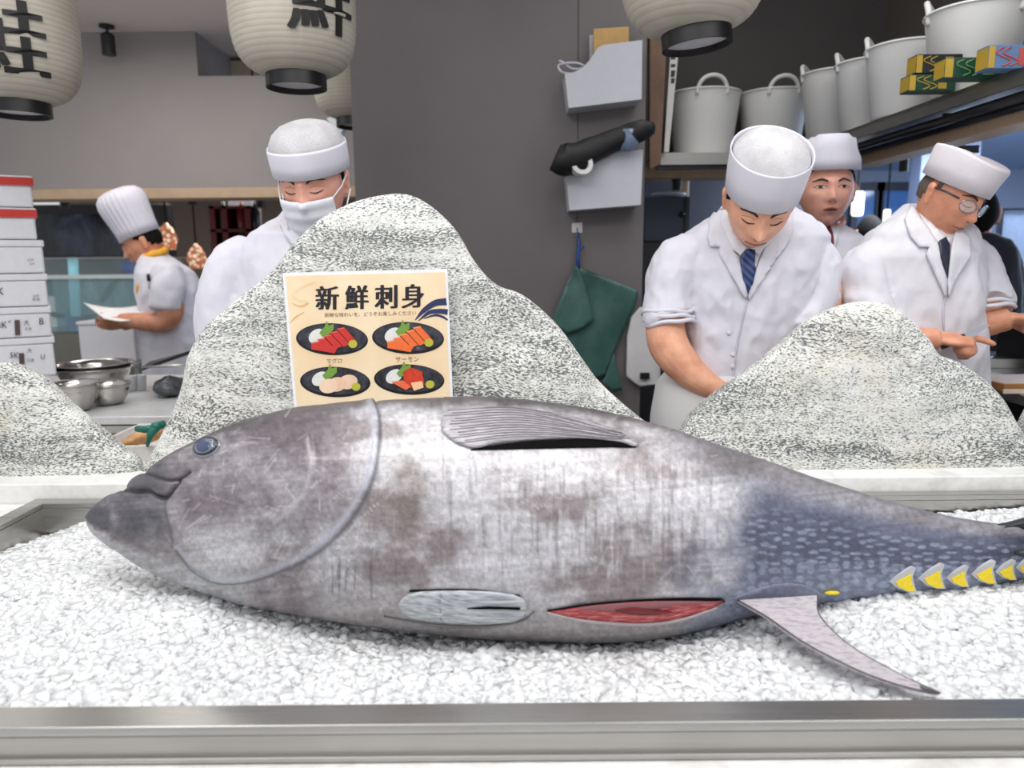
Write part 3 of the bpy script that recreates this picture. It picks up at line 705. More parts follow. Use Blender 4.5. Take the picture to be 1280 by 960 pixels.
# --- anal fin reaching over the ice towards the front rim
A0 = hit(body_tree, 925, 750)[0]; A1 = hit(body_tree, 1020, 745)[0]
edgeL = [(922, 750), (960, 772), (1000, 800), (1040, 822), (1085, 843), (1130, 858), (1172, 867)]
edgeR = [(1022, 744), (1024, 768), (1048, 795), (1075, 815), (1105, 832), (1140, 850), (1176, 866)]
eL = smoothline(edgeL, 40); eR = smoothline(edgeR, 40); G = []
for i in range(40):
    s_ = i / 39; row = []
    for w_ in np.linspace(0, 1, 9):
        p = eL[i] * (1 - w_) + eR[i] * w_
        row.append(atz(p[0], p[1], (A0[2] + 0.002) * (1 - s_) + 0.928 * s_))
    G.append(row)
G = np.array(G); G[..., 2] += 0.0
t = NT('anal_fin'); v = t.coord('Object', (30, 90, 90), (0, 0, 0.6)); f = t.noise(v, 2.5, 4, 0.6)
t.base(t.ramp(f, [(0.3, lin((150, 142, 150))), (0.55, lin((198, 190, 196))), (0.8, lin((190, 172, 150)))])); t.set(Roughness=0.4); t.bump(f, 0.3, 0.002)
mb = MB(); mb.sheet(G, 0.006, (0, 0.5, -0.8)); fin = mb.build('anal_fin', t.m, tuna, True); fin.data.set_sharp_from_angle(angle=math.radians(50))
MB().tube(G[:, 0], np.linspace(0.0014, 0.0010, 40), 6).build('fin_edge', M('fin_edge_dark', (84, 76, 78), 0.4), fin, True)
MB().tube(G[:, -1], np.linspace(0.0010, 0.0008, 40), 6).build('fin_edge', M('fin_edge_dark'), fin, True)
MB().tube(np.array([G[k, 4] for k in range(35, 40)]), [0.003, 0.004, 0.004, 0.003, 0.001], 6).build('fin_tip', M('fin_tip', (92, 88, 88), 0.4), fin, True)
patch(body_tree, smoothloop([(918, 749), (940, 738), (970, 730), (1000, 730), (1020, 737), (1027, 747), (1000, 752), (960, 755)], 40), 'fin_base', M('fin_base_skin', (126, 131, 150), 0.4, var=.2, scale=120), tuna, -0.002, 0.0036, 5, 1.1)
# --- yellow finlets
m_yel = fin_mat('finlet_yellow', (236, 200, 20), (248, 226, 50), (30, 30, 30)); m_fbase = M('finlet_base', (186, 186, 190), 0.4)
for k, (x, y, s_) in enumerate(((1131, 725, 1.0), (1167, 721, 1.0), (1199, 721, 0.85), (1232, 716, 0.95), (1259, 713, 0.8), (1284, 708, 0.75))):
    q, n = hit(body_tree, x - 8, min(y, 728 - (x - 1131) * 0.05) - 6, 1.22); Yf = q[1] - 0.004
    o1 = [(x - 19 * s_, y + 2 * s_), (x - 8 * s_, y - 6 * s_), (x + 10 * s_, y - 16 * s_), (x + 14 * s_, y - 15 * s_), (x + 10 * s_, y - 4 * s_), (x + 12 * s_, y + 6 * s_), (x + 15 * s_, y + 15 * s_), (x + 4 * s_, y + 15 * s_), (x - 8 * s_, y + 11 * s_)]
    o2 = [(x - 11 * s_, y + 3 * s_), (x + 4 * s_, y - 5 * s_), (x + 9 * s_, y - 7 * s_), (x + 8 * s_, y - 1 * s_), (x + 10 * s_, y + 7 * s_), (x + 13 * s_, y + 14 * s_), (x + 4 * s_, y + 14 * s_), (x - 7 * s_, y + 9 * s_)]
    fb = MB().prism([at(p[0], p[1], Yf) for p in o1], (0, 0.006, 0)).build('finlet', m_fbase, tuna)
    MB().prism([at(p[0], p[1], Yf - 0.0015) for p in o2], (0, 0.0045, 0)).build('finlet_blade', m_yel, fb)
q = at(1040, 741, hit(body_tree, 1040, 738)[0][1] - 0.003)
MB().ell(q, (0.012, 0.004, 0.003), 12, 8).build('finlet_bud', m_yel, tuna, True)
# --- tail fin (mostly beyond the frame)
Yt = 1.14
tf = [(1250, 658), (1272, 654), (1305, 645), (1345, 610), (1390, 560), (1430, 500), (1425, 580), (1412, 640), (1405, 685), (1412, 730), (1425, 790), (1430, 850), (1395, 800), (1350, 745), (1318, 715), (1312, 700), (1300, 672), (1275, 660)]
MB().prism([at(p[0], p[1], Yt - 0.03) for p in tf], (0, 0.014, 0)).build('tail_fin', M('tail_fin_dark', (42, 44, 52), 0.4, var=0.2, scale=60), tuna, bevel=0.004)
MB().tube([at(1268, 691, Yt - 0.05), at(1285, 692, Yt - 0.055), at(1300, 693, Yt - 0.055), at(1345, 690, Yt - 0.03)], [0.003, 0.009, 0.012, 0.004], 10).build('tail_keel', M('tail_fin_dark'), tuna, True)

# ================================================================== crushed ice
t = NT('crushed_ice'); v = t.coord()
t.base(t.ramp(t.noise(v, 35, 2), [(0.3, (0.80, 0.815, 0.82)), (0.7, (0.90, 0.905, 0.905))]))
t.set(Roughness=0.18); t.b.inputs['IOR'].default_value = 1.31; t.b.inputs['Subsurface Weight'].default_value = 0.35; t.b.inputs['Subsurface Radius'].default_value = (1, 1, 1); t.b.inputs['Subsurface Scale'].default_value = 0.006
t.bump(t.noise(v, 150, 2), 0.25, 0.003); m_ice = t.m
_b = np.array([at(a_, b_, c_ - 0.03) for a_, b_, c_ in zip(px_s, bt, yd)]); CX_, CZ_ = _b[:, 0], _b[:, 2]
def ice_z(X, Y):
    P = np.stack([X, Y, np.zeros_like(X)], -1)
    z = 0.917 - 0.018 * sstep(1.25, 1.55, Y) + fbm(P * 5, 5, 3) * 0.006
    z = z - 0.03 * sstep(-0.90, -1.04, X) * sstep(1.1, 1.4, Y) + 0.012 * sstep(0.9, 1.3, X) * sstep(1.3, 1.5, Y)
    zf_ = np.interp(X, CX_, CZ_)                       # the fish has sunk into the ice a little
    z = z + (np.clip(zf_, 0.862, 0.93) - 0.917) * np.exp(-((Y - 1.08) / 0.13) ** 2)
    return np.minimum(z, 0.922 + 0.02 * sstep(0.86, 1.0, Y))
gx = np.arange(TX0 + 0.037, TX1 - 0.036, 0.008); gy = np.arange(TY0 + IN + 0.001, TY1 - 0.033, 0.008)
GX, GY = np.meshgrid(gx, gy, indexing='ij'); GZ = ice_z(GX, GY) - 0.0035 + 0.002 * rng.standard_normal(GX.shape)
nx, ny = GX.shape; V = np.stack([GX, GY, GZ], -1).reshape(-1, 3)
i_, j_ = np.meshgrid(np.arange(nx - 1), np.arange(ny - 1), indexing='ij')
Fi = np.stack([i_ * ny + j_, (i_ + 1) * ny + j_, (i_ + 1) * ny + j_ + 1, i_ * ny + j_ + 1], -1).reshape(-1, 4)
NCH = 19000
cx = rng.uniform(gx[0] + .008, gx[-1] - .008, NCH); cy = rng.uniform(gy[0] + .006, gy[-1] - .008, NCH)
sz = rng.uniform(0.005, 0.0125, NCH) * np.where(rng.random(NCH) < 0.12, 1.35, 1)
cz = ice_z(cx, cy) - sz * rng.uniform(0.35, 1.0, NCH)
cube = np.array([(x, y, z) for z in (-1, 1) for x, y in ((-1, -1), (1, -1), (1, 1), (-1, 1))], float)
cf = np.array([(3, 2, 1, 0), (4, 5, 6, 7), (0, 1, 5, 4), (1, 2, 6, 5), (2, 3, 7, 6), (3, 0, 4, 7)])
CV = cube[None] * (0.7 + 0.45 * rng.random((NCH, 8, 3))) * np.stack([np.ones(NCH), rng.uniform(.6, 1, NCH), rng.uniform(.45, .9, NCH)], -1)[:, None, :]
q = rng.standard_normal((NCH, 4)); q /= np.linalg.norm(q, axis=1)[:, None]; w_, x_, y_, z_ = q.T
RM = np.stack([1 - 2 * (y_**2 + z_**2), 2 * (x_*y_ - w_*z_), 2 * (x_*z_ + w_*y_), 2 * (x_*y_ + w_*z_), 1 - 2 * (x_**2 + z_**2), 2 * (y_*z_ - w_*x_), 2 * (x_*z_ - w_*y_), 2 * (y_*z_ + w_*x_), 1 - 2 * (x_**2 + y_**2)], -1).reshape(-1, 3, 3)
CV = np.einsum('nij,nkj->nki', RM, CV) * sz[:, None, None] * np.array((1, 1, 0.6)) + np.stack([cx, cy, cz], -1)[:, None, :]
CV[..., 1] = np.clip(CV[..., 1], gy[0] - .0005, gy[-1] + .006); CV[..., 0] = np.clip(CV[..., 0], gx[0], gx[-1] + 0.004)
cf_all = (cf[None] + (np.arange(NCH) * 8)[:, None, None] + len(V)).reshape(-1, 4)
me = bpy.data.meshes.new('crushed_ice'); me.from_pydata(np.vstack([V, CV.reshape(-1, 3)]).tolist(), [], np.vstack([Fi, cf_all]).tolist())
ice = link('crushed_ice', me, m_ice, None, True); tag(ice, 'white crushed ice heaped in the steel tray under the tuna', 'ice', kind='stuff')
# ================================================================== people
def skin_mat(name, c):
    t = NT(name); v = t.coord(); cc = np.array(c, float)
    f = t.noise(v, 24, 3); t.base(t.ramp(f, [(0.3, lin(cc * (0.94, 0.88, 0.86))), (0.65, lin(np.minimum(cc * 1.05, 255)))]))
    t.set(Roughness=0.45); t.b.inputs['Subsurface Weight'].default_value = 0.12; t.b.inputs['Subsurface Radius'].default_value = (0.02, 0.008, 0.005)
    t.b.inputs['Subsurface Scale'].default_value = 0.3
    t.bump(t.noise(v, 300, 2), 0.08, 0.001); return t.m
sk1 = skin_mat('skin_light', (224, 168, 138)); sk2 = skin_mat('skin_tan', (206, 146, 116)); sk3 = skin_mat('skin_pinkish', (216, 160, 140))
def cloth(name, c, bump=0.35):
    t = NT(name); v = t.coord(); a = t.noise(v, 9, 3, 0.5, 0.6); b = t.noise(v, 700, 1)
    cc = np.array(c, float); t.base(t.ramp(a, [(0.3, lin(cc * 0.97)), (0.7, lin(np.minimum(cc * 1.01, 255)))]))
    t.set(Roughness=0.75); t.b.inputs['Sheen Weight'].default_value = 0.15
    n = t.bump(a, bump, 0.012); t.bump(b, 0.06, 0.0006, n); return t.m
m_coat = cloth('white_cotton_coat', (212, 210, 219)); m_coat2 = cloth('white_cotton_coat_warm', (212, 209, 215))
m_hatw = cloth('white_hat_cotton', (214, 211, 221), 0.12); m_shirt = cloth('white_shirt', (224, 222, 228), 0.1)
m_apron = cloth('white_apron', (212, 210, 210), 0.3); m_trou = cloth('dark_trousers', (40, 42, 50), 0.3)
m_hair = M('black_hair', (17, 15, 14), 0.8, spec=0.15, var=0.3, scale=150, bump=0.4); m_greyhair = M('greying_hair', (88, 76, 66), 0.55, var=0.35, scale=180, bump=0.4)
m_brow = M('eyebrow_hair', (48, 36, 32), 0.7); m_lash = M('eyelash', (30, 22, 20), 0.6); m_lip = M('lips', (178, 116, 102), 0.5)
t = NT('hat_mesh_top'); v = t.coord(); ck = t.n('ShaderNodeTexVoronoi'); ck.inputs['Scale'].default_value = 420; t.l(v, ck.inputs['Vector'])
f = t.noise(t.coord('Object', (1, 1, 1)), 16, 3); cc = t.ramp(f, [(0.3, lin((178, 176, 177))), (0.7, lin((204, 202, 205)))])
t.base(t.mix(t.ramp(ck.outputs['Distance'], [(0.2, (1, 1, 1)), (0.5, (0, 0, 0))]), cc, lin((164, 162, 164)))); t.set(Roughness=0.8); t.bump(f, 0.4, 0.006); m_net = t.m
HW = 0.118
def head_rings(n=64, m=48, grow=0.0, wide=1.0):
    """face-forward (+y) head around the origin: x across, z up, chin near z=-0.118"""
    ph = np.linspace(0, 2 * math.pi, n, endpoint=False); out = []
    for tt in np.linspace(0.04, math.pi - 0.04, m)[::-1]:
        x = np.sin(tt) * np.sin(ph); y = np.sin(tt) * np.cos(ph); z = np.full(n, np.cos(tt))
        X = 0.077 * wide * x; Y = 0.098 * y; Z = HW * z
        lowf = np.clip(-z, 0, 1)
        X *= 1 - 0.26 * lowf ** 1.6
        Y = np.where(Y < 0, Y * (1 - 0.45 * lowf ** 1.2), Y * (1 - 0.10 * lowf ** 2) + 0.012 * lowf)
        fr = np.clip(y, 0, 1) ** 0.5 * (y > 0)
        g = lambda x0, z0, sx_, sz_: np.exp(-((X - x0) / sx_) ** 2 - ((Z - z0) / sz_) ** 2) * fr
        d = 0.0
        d = d - 0.004 * g(0, 0.05, 0.05, 0.03)
        d = d + 0.006 * g(0, 0.030, 0.05, 0.010)
        d = d - 0.009 * (g(0.031, 0.010, 0.017, 0.012) + g(-0.031, 0.010, 0.017, 0.012)) + 0.006 * (g(0.031, 0.008, 0.013, 0.008) + g(-0.031, 0.008, 0.013, 0.008))
        d = d + 0.010 * g(0, 0.008, 0.008, 0.022) + 0.021 * g(0, -0.022, 0.011, 0.016) + 0.008 * g(0, -0.029, 0.020, 0.009)
        d = d + 0.005 * (g(0.046, -0.012, 0.02, 0.018) + g(-0.046, -0.012, 0.02, 0.018))
        d = d + 0.006 * g(0, -0.058, 0.030, 0.016) + 0.004 * g(0, -0.055, 0.020, 0.005) + 0.004 * g(0, -0.067, 0.017, 0.005) - 0.004 * g(0, -0.061, 0.022, 0.0022)
        d = d - 0.004 * g(0, -0.079, 0.022, 0.006) + 0.007 * g(0, -0.097, 0.020, 0.012)
        Y = Y + d
        r = np.stack([X, Y, Z], 1); 
        if grow: r = r * (1 + grow / np.linalg.norm(r, axis=1))[:, None]
        out.append(r)
    return np.array(out)
HEAD = head_rings()
class Head:
    def __init__(s, px, py, Y, yaw=0, bow=0, tilt=0, sc=1.0, wide=1.0):
        """yaw: turn of the face, 0 = to the viewer, + = to the viewer's right; bow: chin down; tilt: sideways"""
        s.c = at(px, py, Y); s.sc = sc; s.wide = wide
        f0 = Matrix.Rotation(math.radians(yaw), 3, 'Z') @ Matrix.Rotation(math.pi, 3, 'Z')
        s.R = np.array(Matrix.Rotation(math.radians(tilt), 3, 'Y') @ f0 @ Matrix.Rotation(math.radians(-bow), 3, 'X'))
    def w(s, p): return s.c + (np.asarray(p, float) * s.sc) @ s.R.T
    def add_to(s, mb, ears=True):
        mb.loft([s.w(r * (s.wide, 1, 1)) for r in HEAD], True, True)
        if ears:
            for k in (-1, 1):
                mb.ell(s.w((k * 0.079 * s.wide, -0.010, -0.004)), np.array((0.008, 0.016, 0.028)) * s.sc, 14, 10, s.R @ rotm(0.15, 0, -k * 0.35))
                mb.ell(s.w((k * 0.080 * s.wide, -0.012, 0.010)), np.array((0.010, 0.018, 0.017)) * s.sc, 14, 10, s.R @ rotm(0.15, 0, -k * 0.45))
                mb.ell(s.w((k * 0.077 * s.wide, -0.004, -0.030)), np.array((0.008, 0.010, 0.012)) * s.sc, 12, 8, s.R)
    def hit(s, tree, x, z, yoff=0.0):
        o = s.w((x, 0.3, z)); d = s.w((x, -0.3, z)) - o; d /= np.linalg.norm(d)
        h = tree.ray_cast(Vector(o), Vector(d)); 
        if h[0] is None: return s.w((x, 0.06, z)), -d
        n = np.array(h[1]); n = n if n @ d < 0 else -n
        return np.array(h[0]), n
    def fstrip(s, tree, pts, width, name, mat, parent, off=0.0003, thick=0.0018):
        L = smoothline(np.array(pts, float), 14); m = len(L); w = np.interp(np.linspace(0, 1, m), np.linspace(0, 1, len(width)), width)
        P = []
        for sgn in (1, -1):
            for i in range(m): P.append(s.hit(tree, L[i, 0] * s.wide, L[i, 1] + sgn * w[i] / 2))
        V = [p + n * (off + thick) for p, n in P] + [p - n * 0.001 for p, n in P]; fs = []
        for i in range(m - 1):
            fs += [(i, i + 1, m + i + 1, m + i), (i + 1, i, 2 * m + i, 2 * m + i + 1), (m + i, m + i + 1, 3 * m + i + 1, 3 * m + i)]
        return MB().add(V, fs + [(0, m, 3 * m, 2 * m), (m - 1, 3 * m - 1, 4 * m - 1, 2 * m - 1)]).build(name, mat, parent, True)
    def face(s, tree, P, eyes='down', lips=True, mouth_open=False):
        for k in (-1, 1):
            s.fstrip(tree, [(k * 0.014, 0.027), (k * 0.030, 0.033), (k * 0.052, 0.026)], [0.005, 0.0065, 0.002], 'eyebrow', m_brow, P)
            if eyes == 'down':
                s.fstrip(tree, [(k * 0.017, 0.004), (k * 0.031, 0.0005), (k * 0.046, 0.004)], [0.001, 0.0028, 0.0012], 'eyelash', m_lash, P)
                s.fstrip(tree, [(k * 0.018, 0.014), (k * 0.032, 0.0165), (k * 0.047, 0.011)], [0.0006, 0.0012, 0.0006], 'eyelid_fold', M('eyelid_fold', (170, 118, 98), 0.5), P, thick=0.0006)
            elif eyes == 'open':
                e = s.fstrip(tree, [(k * 0.016, 0.008), (k * 0.031, 0.0095), (k * 0.047, 0.009)], [0.001, 0.0075, 0.001], 'eye', M('eye_white', (214, 206, 200), 0.3), P)
                s.fstrip(tree, [(k * 0.026, 0.0095), (k * 0.031, 0.0095), (k * 0.036, 0.0095)], [0.005, 0.0085, 0.005], 'iris', M('dark_iris', (34, 24, 20), 0.2), e, 0.0018)
                s.fstrip(tree, [(k * 0.014, 0.010), (k * 0.031, 0.0145), (k * 0.049, 0.009)], [0.001, 0.0026, 0.001], 'eyelash', m_lash, P, 0.001)
        if lips:
            if mouth_open:
                s.fstrip(tree, [(-0.018, -0.061), (0, -0.060), (0.018, -0.061)], [0.002, 0.010, 0.002], 'mouth', M('mouth_inside', (96, 46, 42), 0.5), P)
                s.fstrip(tree, [(-0.020, -0.059), (0, -0.0535), (0.020, -0.059)], [0.001, 0.0045, 0.001], 'lip', m_lip, P, 0.001)
                s.fstrip(tree, [(-0.018, -0.063), (0, -0.0675), (0.018, -0.063)], [0.001, 0.005, 0.001], 'lip', m_lip, P, 0.001)
            else:
                s.fstrip(tree, [(-0.024, -0.061), (0, -0.0595), (0.024, -0.061)], [0.002, 0.010, 0.002], 'lip', m_lip, P, 0.0, 0.0014)
                s.fstrip(tree, [(-0.025, -0.0615), (0, -0.0605), (0.025, -0.0615)], [0.0008, 0.0016, 0.0008], 'mouth_line', M('mouth_line', (104, 54, 48), 0.5), P, 0.001)
        for k in (-1, 1):
            s.fstrip(tree, [(k * 0.004, -0.036), (k * 0.008, -0.0355), (k * 0.011, -0.034)], [0.001, 0.0028, 0.001], 'nostril', M('nostril', (110, 62, 52), 0.6), P, 0.0, 0.001)
    def hair(s, P, mat=None, line=0.012, back=-0.06, front=0.06, top=0.075):
        """a close cap of hair: sides and back down to a hairline"""
        Hh = head_rings(48, 40, 0.005); n = 48; V = []; keep = {}; mb = MB(); V0 = len(mb.v)
        flat = Hh.reshape(-1, 3) * (s.wide, 1, 1); mb.v = [tuple(p) for p in s.w(flat)]
        def zl(p):
            y = p[1]; return np.interp(y, [-0.1, -0.03, -0.012, 0.012, 0.03, 0.06, 0.1], [back, back + 0.01, line + 0.012, line - 0.02, line + 0.02, front, front + .01])
        ok = [zl(p) < p[2] < top for p in flat]
        for i in range(39):
            for j in range(n):
                q = (i * n + j, i * n + (j + 1) % n, (i + 1) * n + (j + 1) % n, (i + 1) * n + j)
                if all(ok[a] for a in q): mb.f.append(q)
        o = mb.build('hair', mat or m_hair, P, True); md = o.modifiers.new('solid', 'SOLIDIFY'); md.thickness = 0.008; md.offset = -1; return o
    def lathe(s, prof, name, mat, P, sx=0.092, sy=0.108, yc=-0.006, n=56, axis_tilt=0.0, fn=None, cap=True, wav=0):
        a = np.linspace(0, 2 * math.pi, n, endpoint=False); rings = []
        T = rotm(axis_tilt, 0, 0); 
        for k, (r, h) in enumerate(prof):
            rr = r * (1 + wav * np.cos(a * 28)) if wav else r
            q = np.stack([rr * sx * s.wide * np.cos(a), yc + rr * sy * np.sin(a), np.full(n, h)], 1)
            if fn is not None: q = fn(q, k)
            q = (q - (0, yc, 0.05)) @ T.T + (0, yc, 0.05)
            rings.append(s.w(q))
        return MB().loft(rings, True, cap).build(name, mat, P, True)
def sell(c, a, b, n=40, e=2.6, tilt=0.0):
    t_ = np.linspace(0, 2 * math.pi, n, endpoint=False); ca, sa = np.cos(t_), np.sin(t_)
    x = a * np.sign(ca) * np.abs(ca) ** (2 / e); y = b * np.sign(sa) * np.abs(sa) ** (2 / e)
    return np.array(c) + np.stack([x, y, np.full(n, 0.0)], 1)
def torso(mb, rows, grow=0.0):
    """rows: (py, xl, xr, Y, half depth) outline of the trunk in the frame, from the neck down"""
    R_ = []
    for py, xl, xr, Y, b in rows:
        A = at(xl, py, Y); B = at(xr, py, Y); C = (A + B) / 2; R_.append(sell(C, (B[0] - A[0]) / 2 + grow, b + grow))
    mb.loft(R_[::-1], True, True)
def limb(mb, pts, n=18, grow=0.0, k=26):
    """pts: (px, py, Y, radius in px)"""
    P = np.array([[*at(p[0], p[1], p[2]), p[3] * p[2] / F] for p in pts]); S = smoothline(P, k); mb.tube(S[:, :3], S[:, 3] + grow, n)
def hand(mb, wrist, dirv, palmn, thumb_side=1, curl=0.5, spread=0.12, sc=1.0, point=None, fist=False):
    """palm with five fingers; dirv: towards the fingers, palmn: out of the palm"""
    d = np.array(dirv, float); d /= np.linalg.norm(d); n = np.array(palmn, float); n -= d * (n @ d); n /= np.linalg.norm(n); s_ = np.cross(d, n) * thumb_side
    w = np.array(wrist, float); Rm = np.stack([s_, n, d], 1)
    mb.ell(w + d * 0.045 * sc, np.array((0.040, 0.016, 0.052)) * sc, 16, 12, Rm); mb.ell(w + d * 0.01 * sc, np.array((0.027, 0.019, 0.035)) * sc, 14, 10, Rm)
    for k, (off, L_, r) in enumerate(((0.028, 0.070, 0.0088), (0.010, 0.078, 0.009), (-0.009, 0.072, 0.0086), (-0.027, 0.056, 0.0078))):
        c_ = 0.12 if point == k else curl * (0.9 + 0.12 * k); b0 = w + (d * 0.082 + s_ * off) * sc; dd = d + s_ * off * spread * 10; dd /= np.linalg.norm(dd); P = [b0 - dd * 0.025 * sc, b0]; ang = 0
        for seg, fr in enumerate((0.45, 0.32, 0.23)):
            ang += c_ * (1.0, 1.1, 0.8)[seg]; v = dd * math.cos(ang) + n * math.sin(ang); P.append(P[-1] + v * L_ * fr * sc)
        mb.tube(np.array(P), np.array([r, r, r * 0.98, r * 0.93, r * 0.78]) * 1.1 * sc, 10)
        mb.ell(P[-1], np.array((r, r, r)) * 0.72 * sc, 10, 8)
    if fist: mb.ell(w + (d * 0.075 + n * 0.022) * sc, np.array((0.040, 0.024, 0.030)) * sc, 16, 12, Rm)
    b0 = w + (d * 0.022 + s_ * 0.026) * sc; P = [b0, b0 + (d * 0.026 + s_ * 0.020 + n * 0.010) * sc, b0 + (d * 0.055 + s_ * 0.028 + n * 0.022) * sc, b0 + (d * 0.078 + s_ * 0.024 + n * 0.028) * sc]
    mb.tube(np.array(P), np.array([0.014, 0.012, 0.0105, 0.008]) * sc, 10); mb.ell(P[-1], np.array((0.008,) * 3) * sc, 10, 8)
def legs(P, x0, x1, Y, ztop, mat=None):
    for xx in (x0, x1):
        MB().tube([(xx, Y, ztop), (xx, Y + 0.01, 0.5), (xx, Y, 0.06)], [0.085, 0.065, 0.05], 16).build('trouser_leg', mat or m_trou, P, True)
        MB().ell((xx, Y - 0.05, 0.042), (0.045, 0.13, 0.042), 16, 10).build('shoe', M('black_shoe', (22, 22, 24), 0.35), P, True)
def wrinkle(me, seed, amp=0.004, sc=(14, 14, 9)):
    def fn(co, nr):
        a = fbm(co * np.array(sc) + seed, seed, 3); b = 1 - np.abs(fbm(co * np.array(sc) * 0.8 + seed * 2 + 5, seed + 3, 3)); return amp * a + amp * 1.2 * np.clip(b - 0.6, -0.4, 0.4)
    return displace_mesh(me, fn)

def cuff_ring(P, c, ax, r, tr, mat, seed):
    R_ = frame(np.array(ax, float)); pts = [c + R_ @ np.array((r * math.cos(a_), r * math.sin(a_), .004 * math.sin(2 * a_ + seed) + .002 * math.sin(5 * a_ + 2 * seed))) for a_ in np.linspace(0, 2 * math.pi, 40)]
    return MB().tube(pts, tr, 8, False).build('cuff_fold', mat, P, True)
# ------------------------------------------------------------------ chef with the blue tie
def chef_tie():
    Y = 1.98
    P = empty('person', (at(920, 400, Y)[0], Y, 0), 'chef in white coat and blue tie, head bowed, sleeves rolled, behind the broad slab', 'person', 'chefs in white')
    H = Head(950, 249, 1.84, yaw=-8, bow=45, tilt=5, sc=1.0, wide=1.0)
    b = MB(); H.add_to(b); limb(b, [(948, 268, 1.90, 30), (940, 292, 1.97, 34), (935, 320, 2.0, 50)])
    torso(b, [(300, 880, 1000, Y, .07), (330, 850, 1010, Y, .09), (470, 860, 990, Y, .09), (560, 860, 990, Y, .09)])
    limb(b, [(868, 310, Y, 22), (842, 360, 1.95, 22), (832, 402, 1.92, 24), (838, 436, 1.90, 25), (868, 470, 1.87, 20), (900, 490, 1.85, 14.5), (916, 500, 1.84, 14)])
    limb(b, [(1010, 310, Y, 22), (1028, 360, 1.96, 22), (1020, 402, 1.92, 22), (990, 450, 1.88, 17), (960, 482, 1.86, 14)])
    hand(b, at(912, 497, 1.845), (0.8, -0.15, -0.4), (0.1, 0.3, -0.9), 1, 0.55); hand(b, at(963, 480, 1.86), (-0.75, -0.1, -0.5), (-0.1, 0.3, -0.9), -1, 0.55)
    body = link('body', remesh(b, 0.0034, 3), sk1, P, True); tr_ = bvh(body)
    H.face(tr_, P); H.hair(P, line=0.0)
    # hat: leaning band with a netted crown
    H.lathe([(0.98, 0.030), (1.03, 0.030), (1.07, 0.075), (1.10, 0.126), (1.085, 0.131), (1.06, 0.126), (1.03, 0.09)], 'hat_band', m_hatw, P, sx=0.086, sy=0.106, axis_tilt=0.12, cap=False)
    H.lathe([(1.06, 0.112), (0.99, 0.124), (0.88, 0.137), (0.68, 0.150), (0.40, 0.158), (0.12, 0.160)], 'hat_crown', m_net, P, sx=0.086, sy=0.106, axis_tilt=0.12)
    c = MB()
    torso(c, [(258, 912, 992, 2.02, .05), (268, 892, 1008, 2.0, .065), (280, 870, 1022, Y, .08), (296, 852, 1034, Y, .095), (335, 845, 1024, Y, .115), (380, 850, 1012, Y, .12), (430, 852, 1000, Y, .12), (470, 850, 995, Y, .12), (540, 842, 1000, Y, .125), (600, 838, 1005, Y, .13)])
    limb(c, [(885, 318, Y, 26), (856, 325, 1.97, 31), (840, 350, 1.95, 30), (834, 375, 1.935, 30), (836, 396, 1.925, 31), (838, 402, 1.92, 29)], grow=0.002)
    limb(c, [(1000, 318, Y, 26), (1016, 325, 1.97, 28), (1021, 350, 1.95, 26), (1014, 390, 1.93, 26), (1000, 420, 1.90, 26)], grow=0.002)
    me = wrinkle(remesh(c, 0.0048, 4), 3, 0.0065, (17, 17, 11)); coat = link('coat', me, m_coat, P, True); tc = bvh(coat)
    for k in range(3):      # rolled cuff folds
        cuff_ring(P, at(834 + 1.5 * k, 389 + 7 * k, 1.93 - .004 * k), (0.06, -.08, -1), 30.5 * 1.93 / F, .0055, m_coat, k)
    sh = patch(tc, [(906, 268), (914, 290), (925, 320), (933, 367), (946, 330), (956, 305), (978, 276), (950, 284)], 'shirt', m_shirt, P, 0.001, 0.003, 6)
    patch(tc, [(905, 262), (902, 280), (916, 312), (924, 321), (934, 311), (918, 292), (912, 272)], 'collar', m_shirt, P, 0.005, 0.005, 6)
    patch(tc, [(938, 311), (948, 320), (964, 300), (975, 278), (962, 282), (948, 300)], 'collar', m_shirt, P, 0.005, 0.005, 6)
    t = NT('navy_tie'); v = t.coord('Object', (1, 1, 1), (0, 0.8, 0)); wv = t.n('ShaderNodeTexWave'); wv.inputs['Scale'].default_value = 22; t.l(v, wv.inputs['Vector'])
    t.base(t.ramp(wv.outputs['Fac'], [(0.35, lin((26, 34, 66))), (0.6, lin((52, 76, 138)))])); t.set(Roughness=0.45)
    patch(tc, [(924, 322), (932, 312), (943, 313), (943, 322), (942, 342), (938, 356), (933.5, 366), (928, 348), (925, 334)], 'tie', t.m, P, 0.006, 0.005, 5)
    patch(tc, [(903, 256), (888, 276), (884, 298), (887, 309), (901, 309), (899, 317), (914, 346), (931, 374), (934, 366), (923, 328), (912, 300), (906, 280)], 'lapel', m_coat, P, 0.004, 0.0045, 6)
    patch(tc, [(990, 262), (992, 285), (985, 304), (970, 303), (971, 312), (956, 345), (935, 376), (934, 366), (947, 330), (960, 300), (978, 278)], 'lapel', m_coat, P, 0.004, 0.0045, 6)
    strip(tc, [(934, 372), (928, 400), (921, 430), (917, 460), (915, 490)], 2.2, 'front_seam', M('coat_seam', (196, 194, 208), 0.8), P, 0.001, 0.002)
    for x, y in ((911, 416), (916, 443), (916, 458)):
        q, n = hit(tc, x, y); MB().lathe(q, [(0.0058, 0), (0.0058, 0.003), (0.004, 0.004)], 16, n).build('button', M('white_button', (214, 212, 216), 0.3), P, True)
    ap = MB(); rows = [(462, 838, 1000, Y, .135), (480, 822, 1004, Y, .145), (520, 815, 1008, Y, .155), (580, 812, 1012, Y, .16), (700, 812, 1012, Y, .16)]
    R_ = [sell((at(a_[1], a_[0], Y) + at(a_[2], a_[0], Y)) / 2, (at(a_[2], a_[0], Y)[0] - at(a_[1], a_[0], Y)[0]) / 2, a_[4]) for a_ in rows]
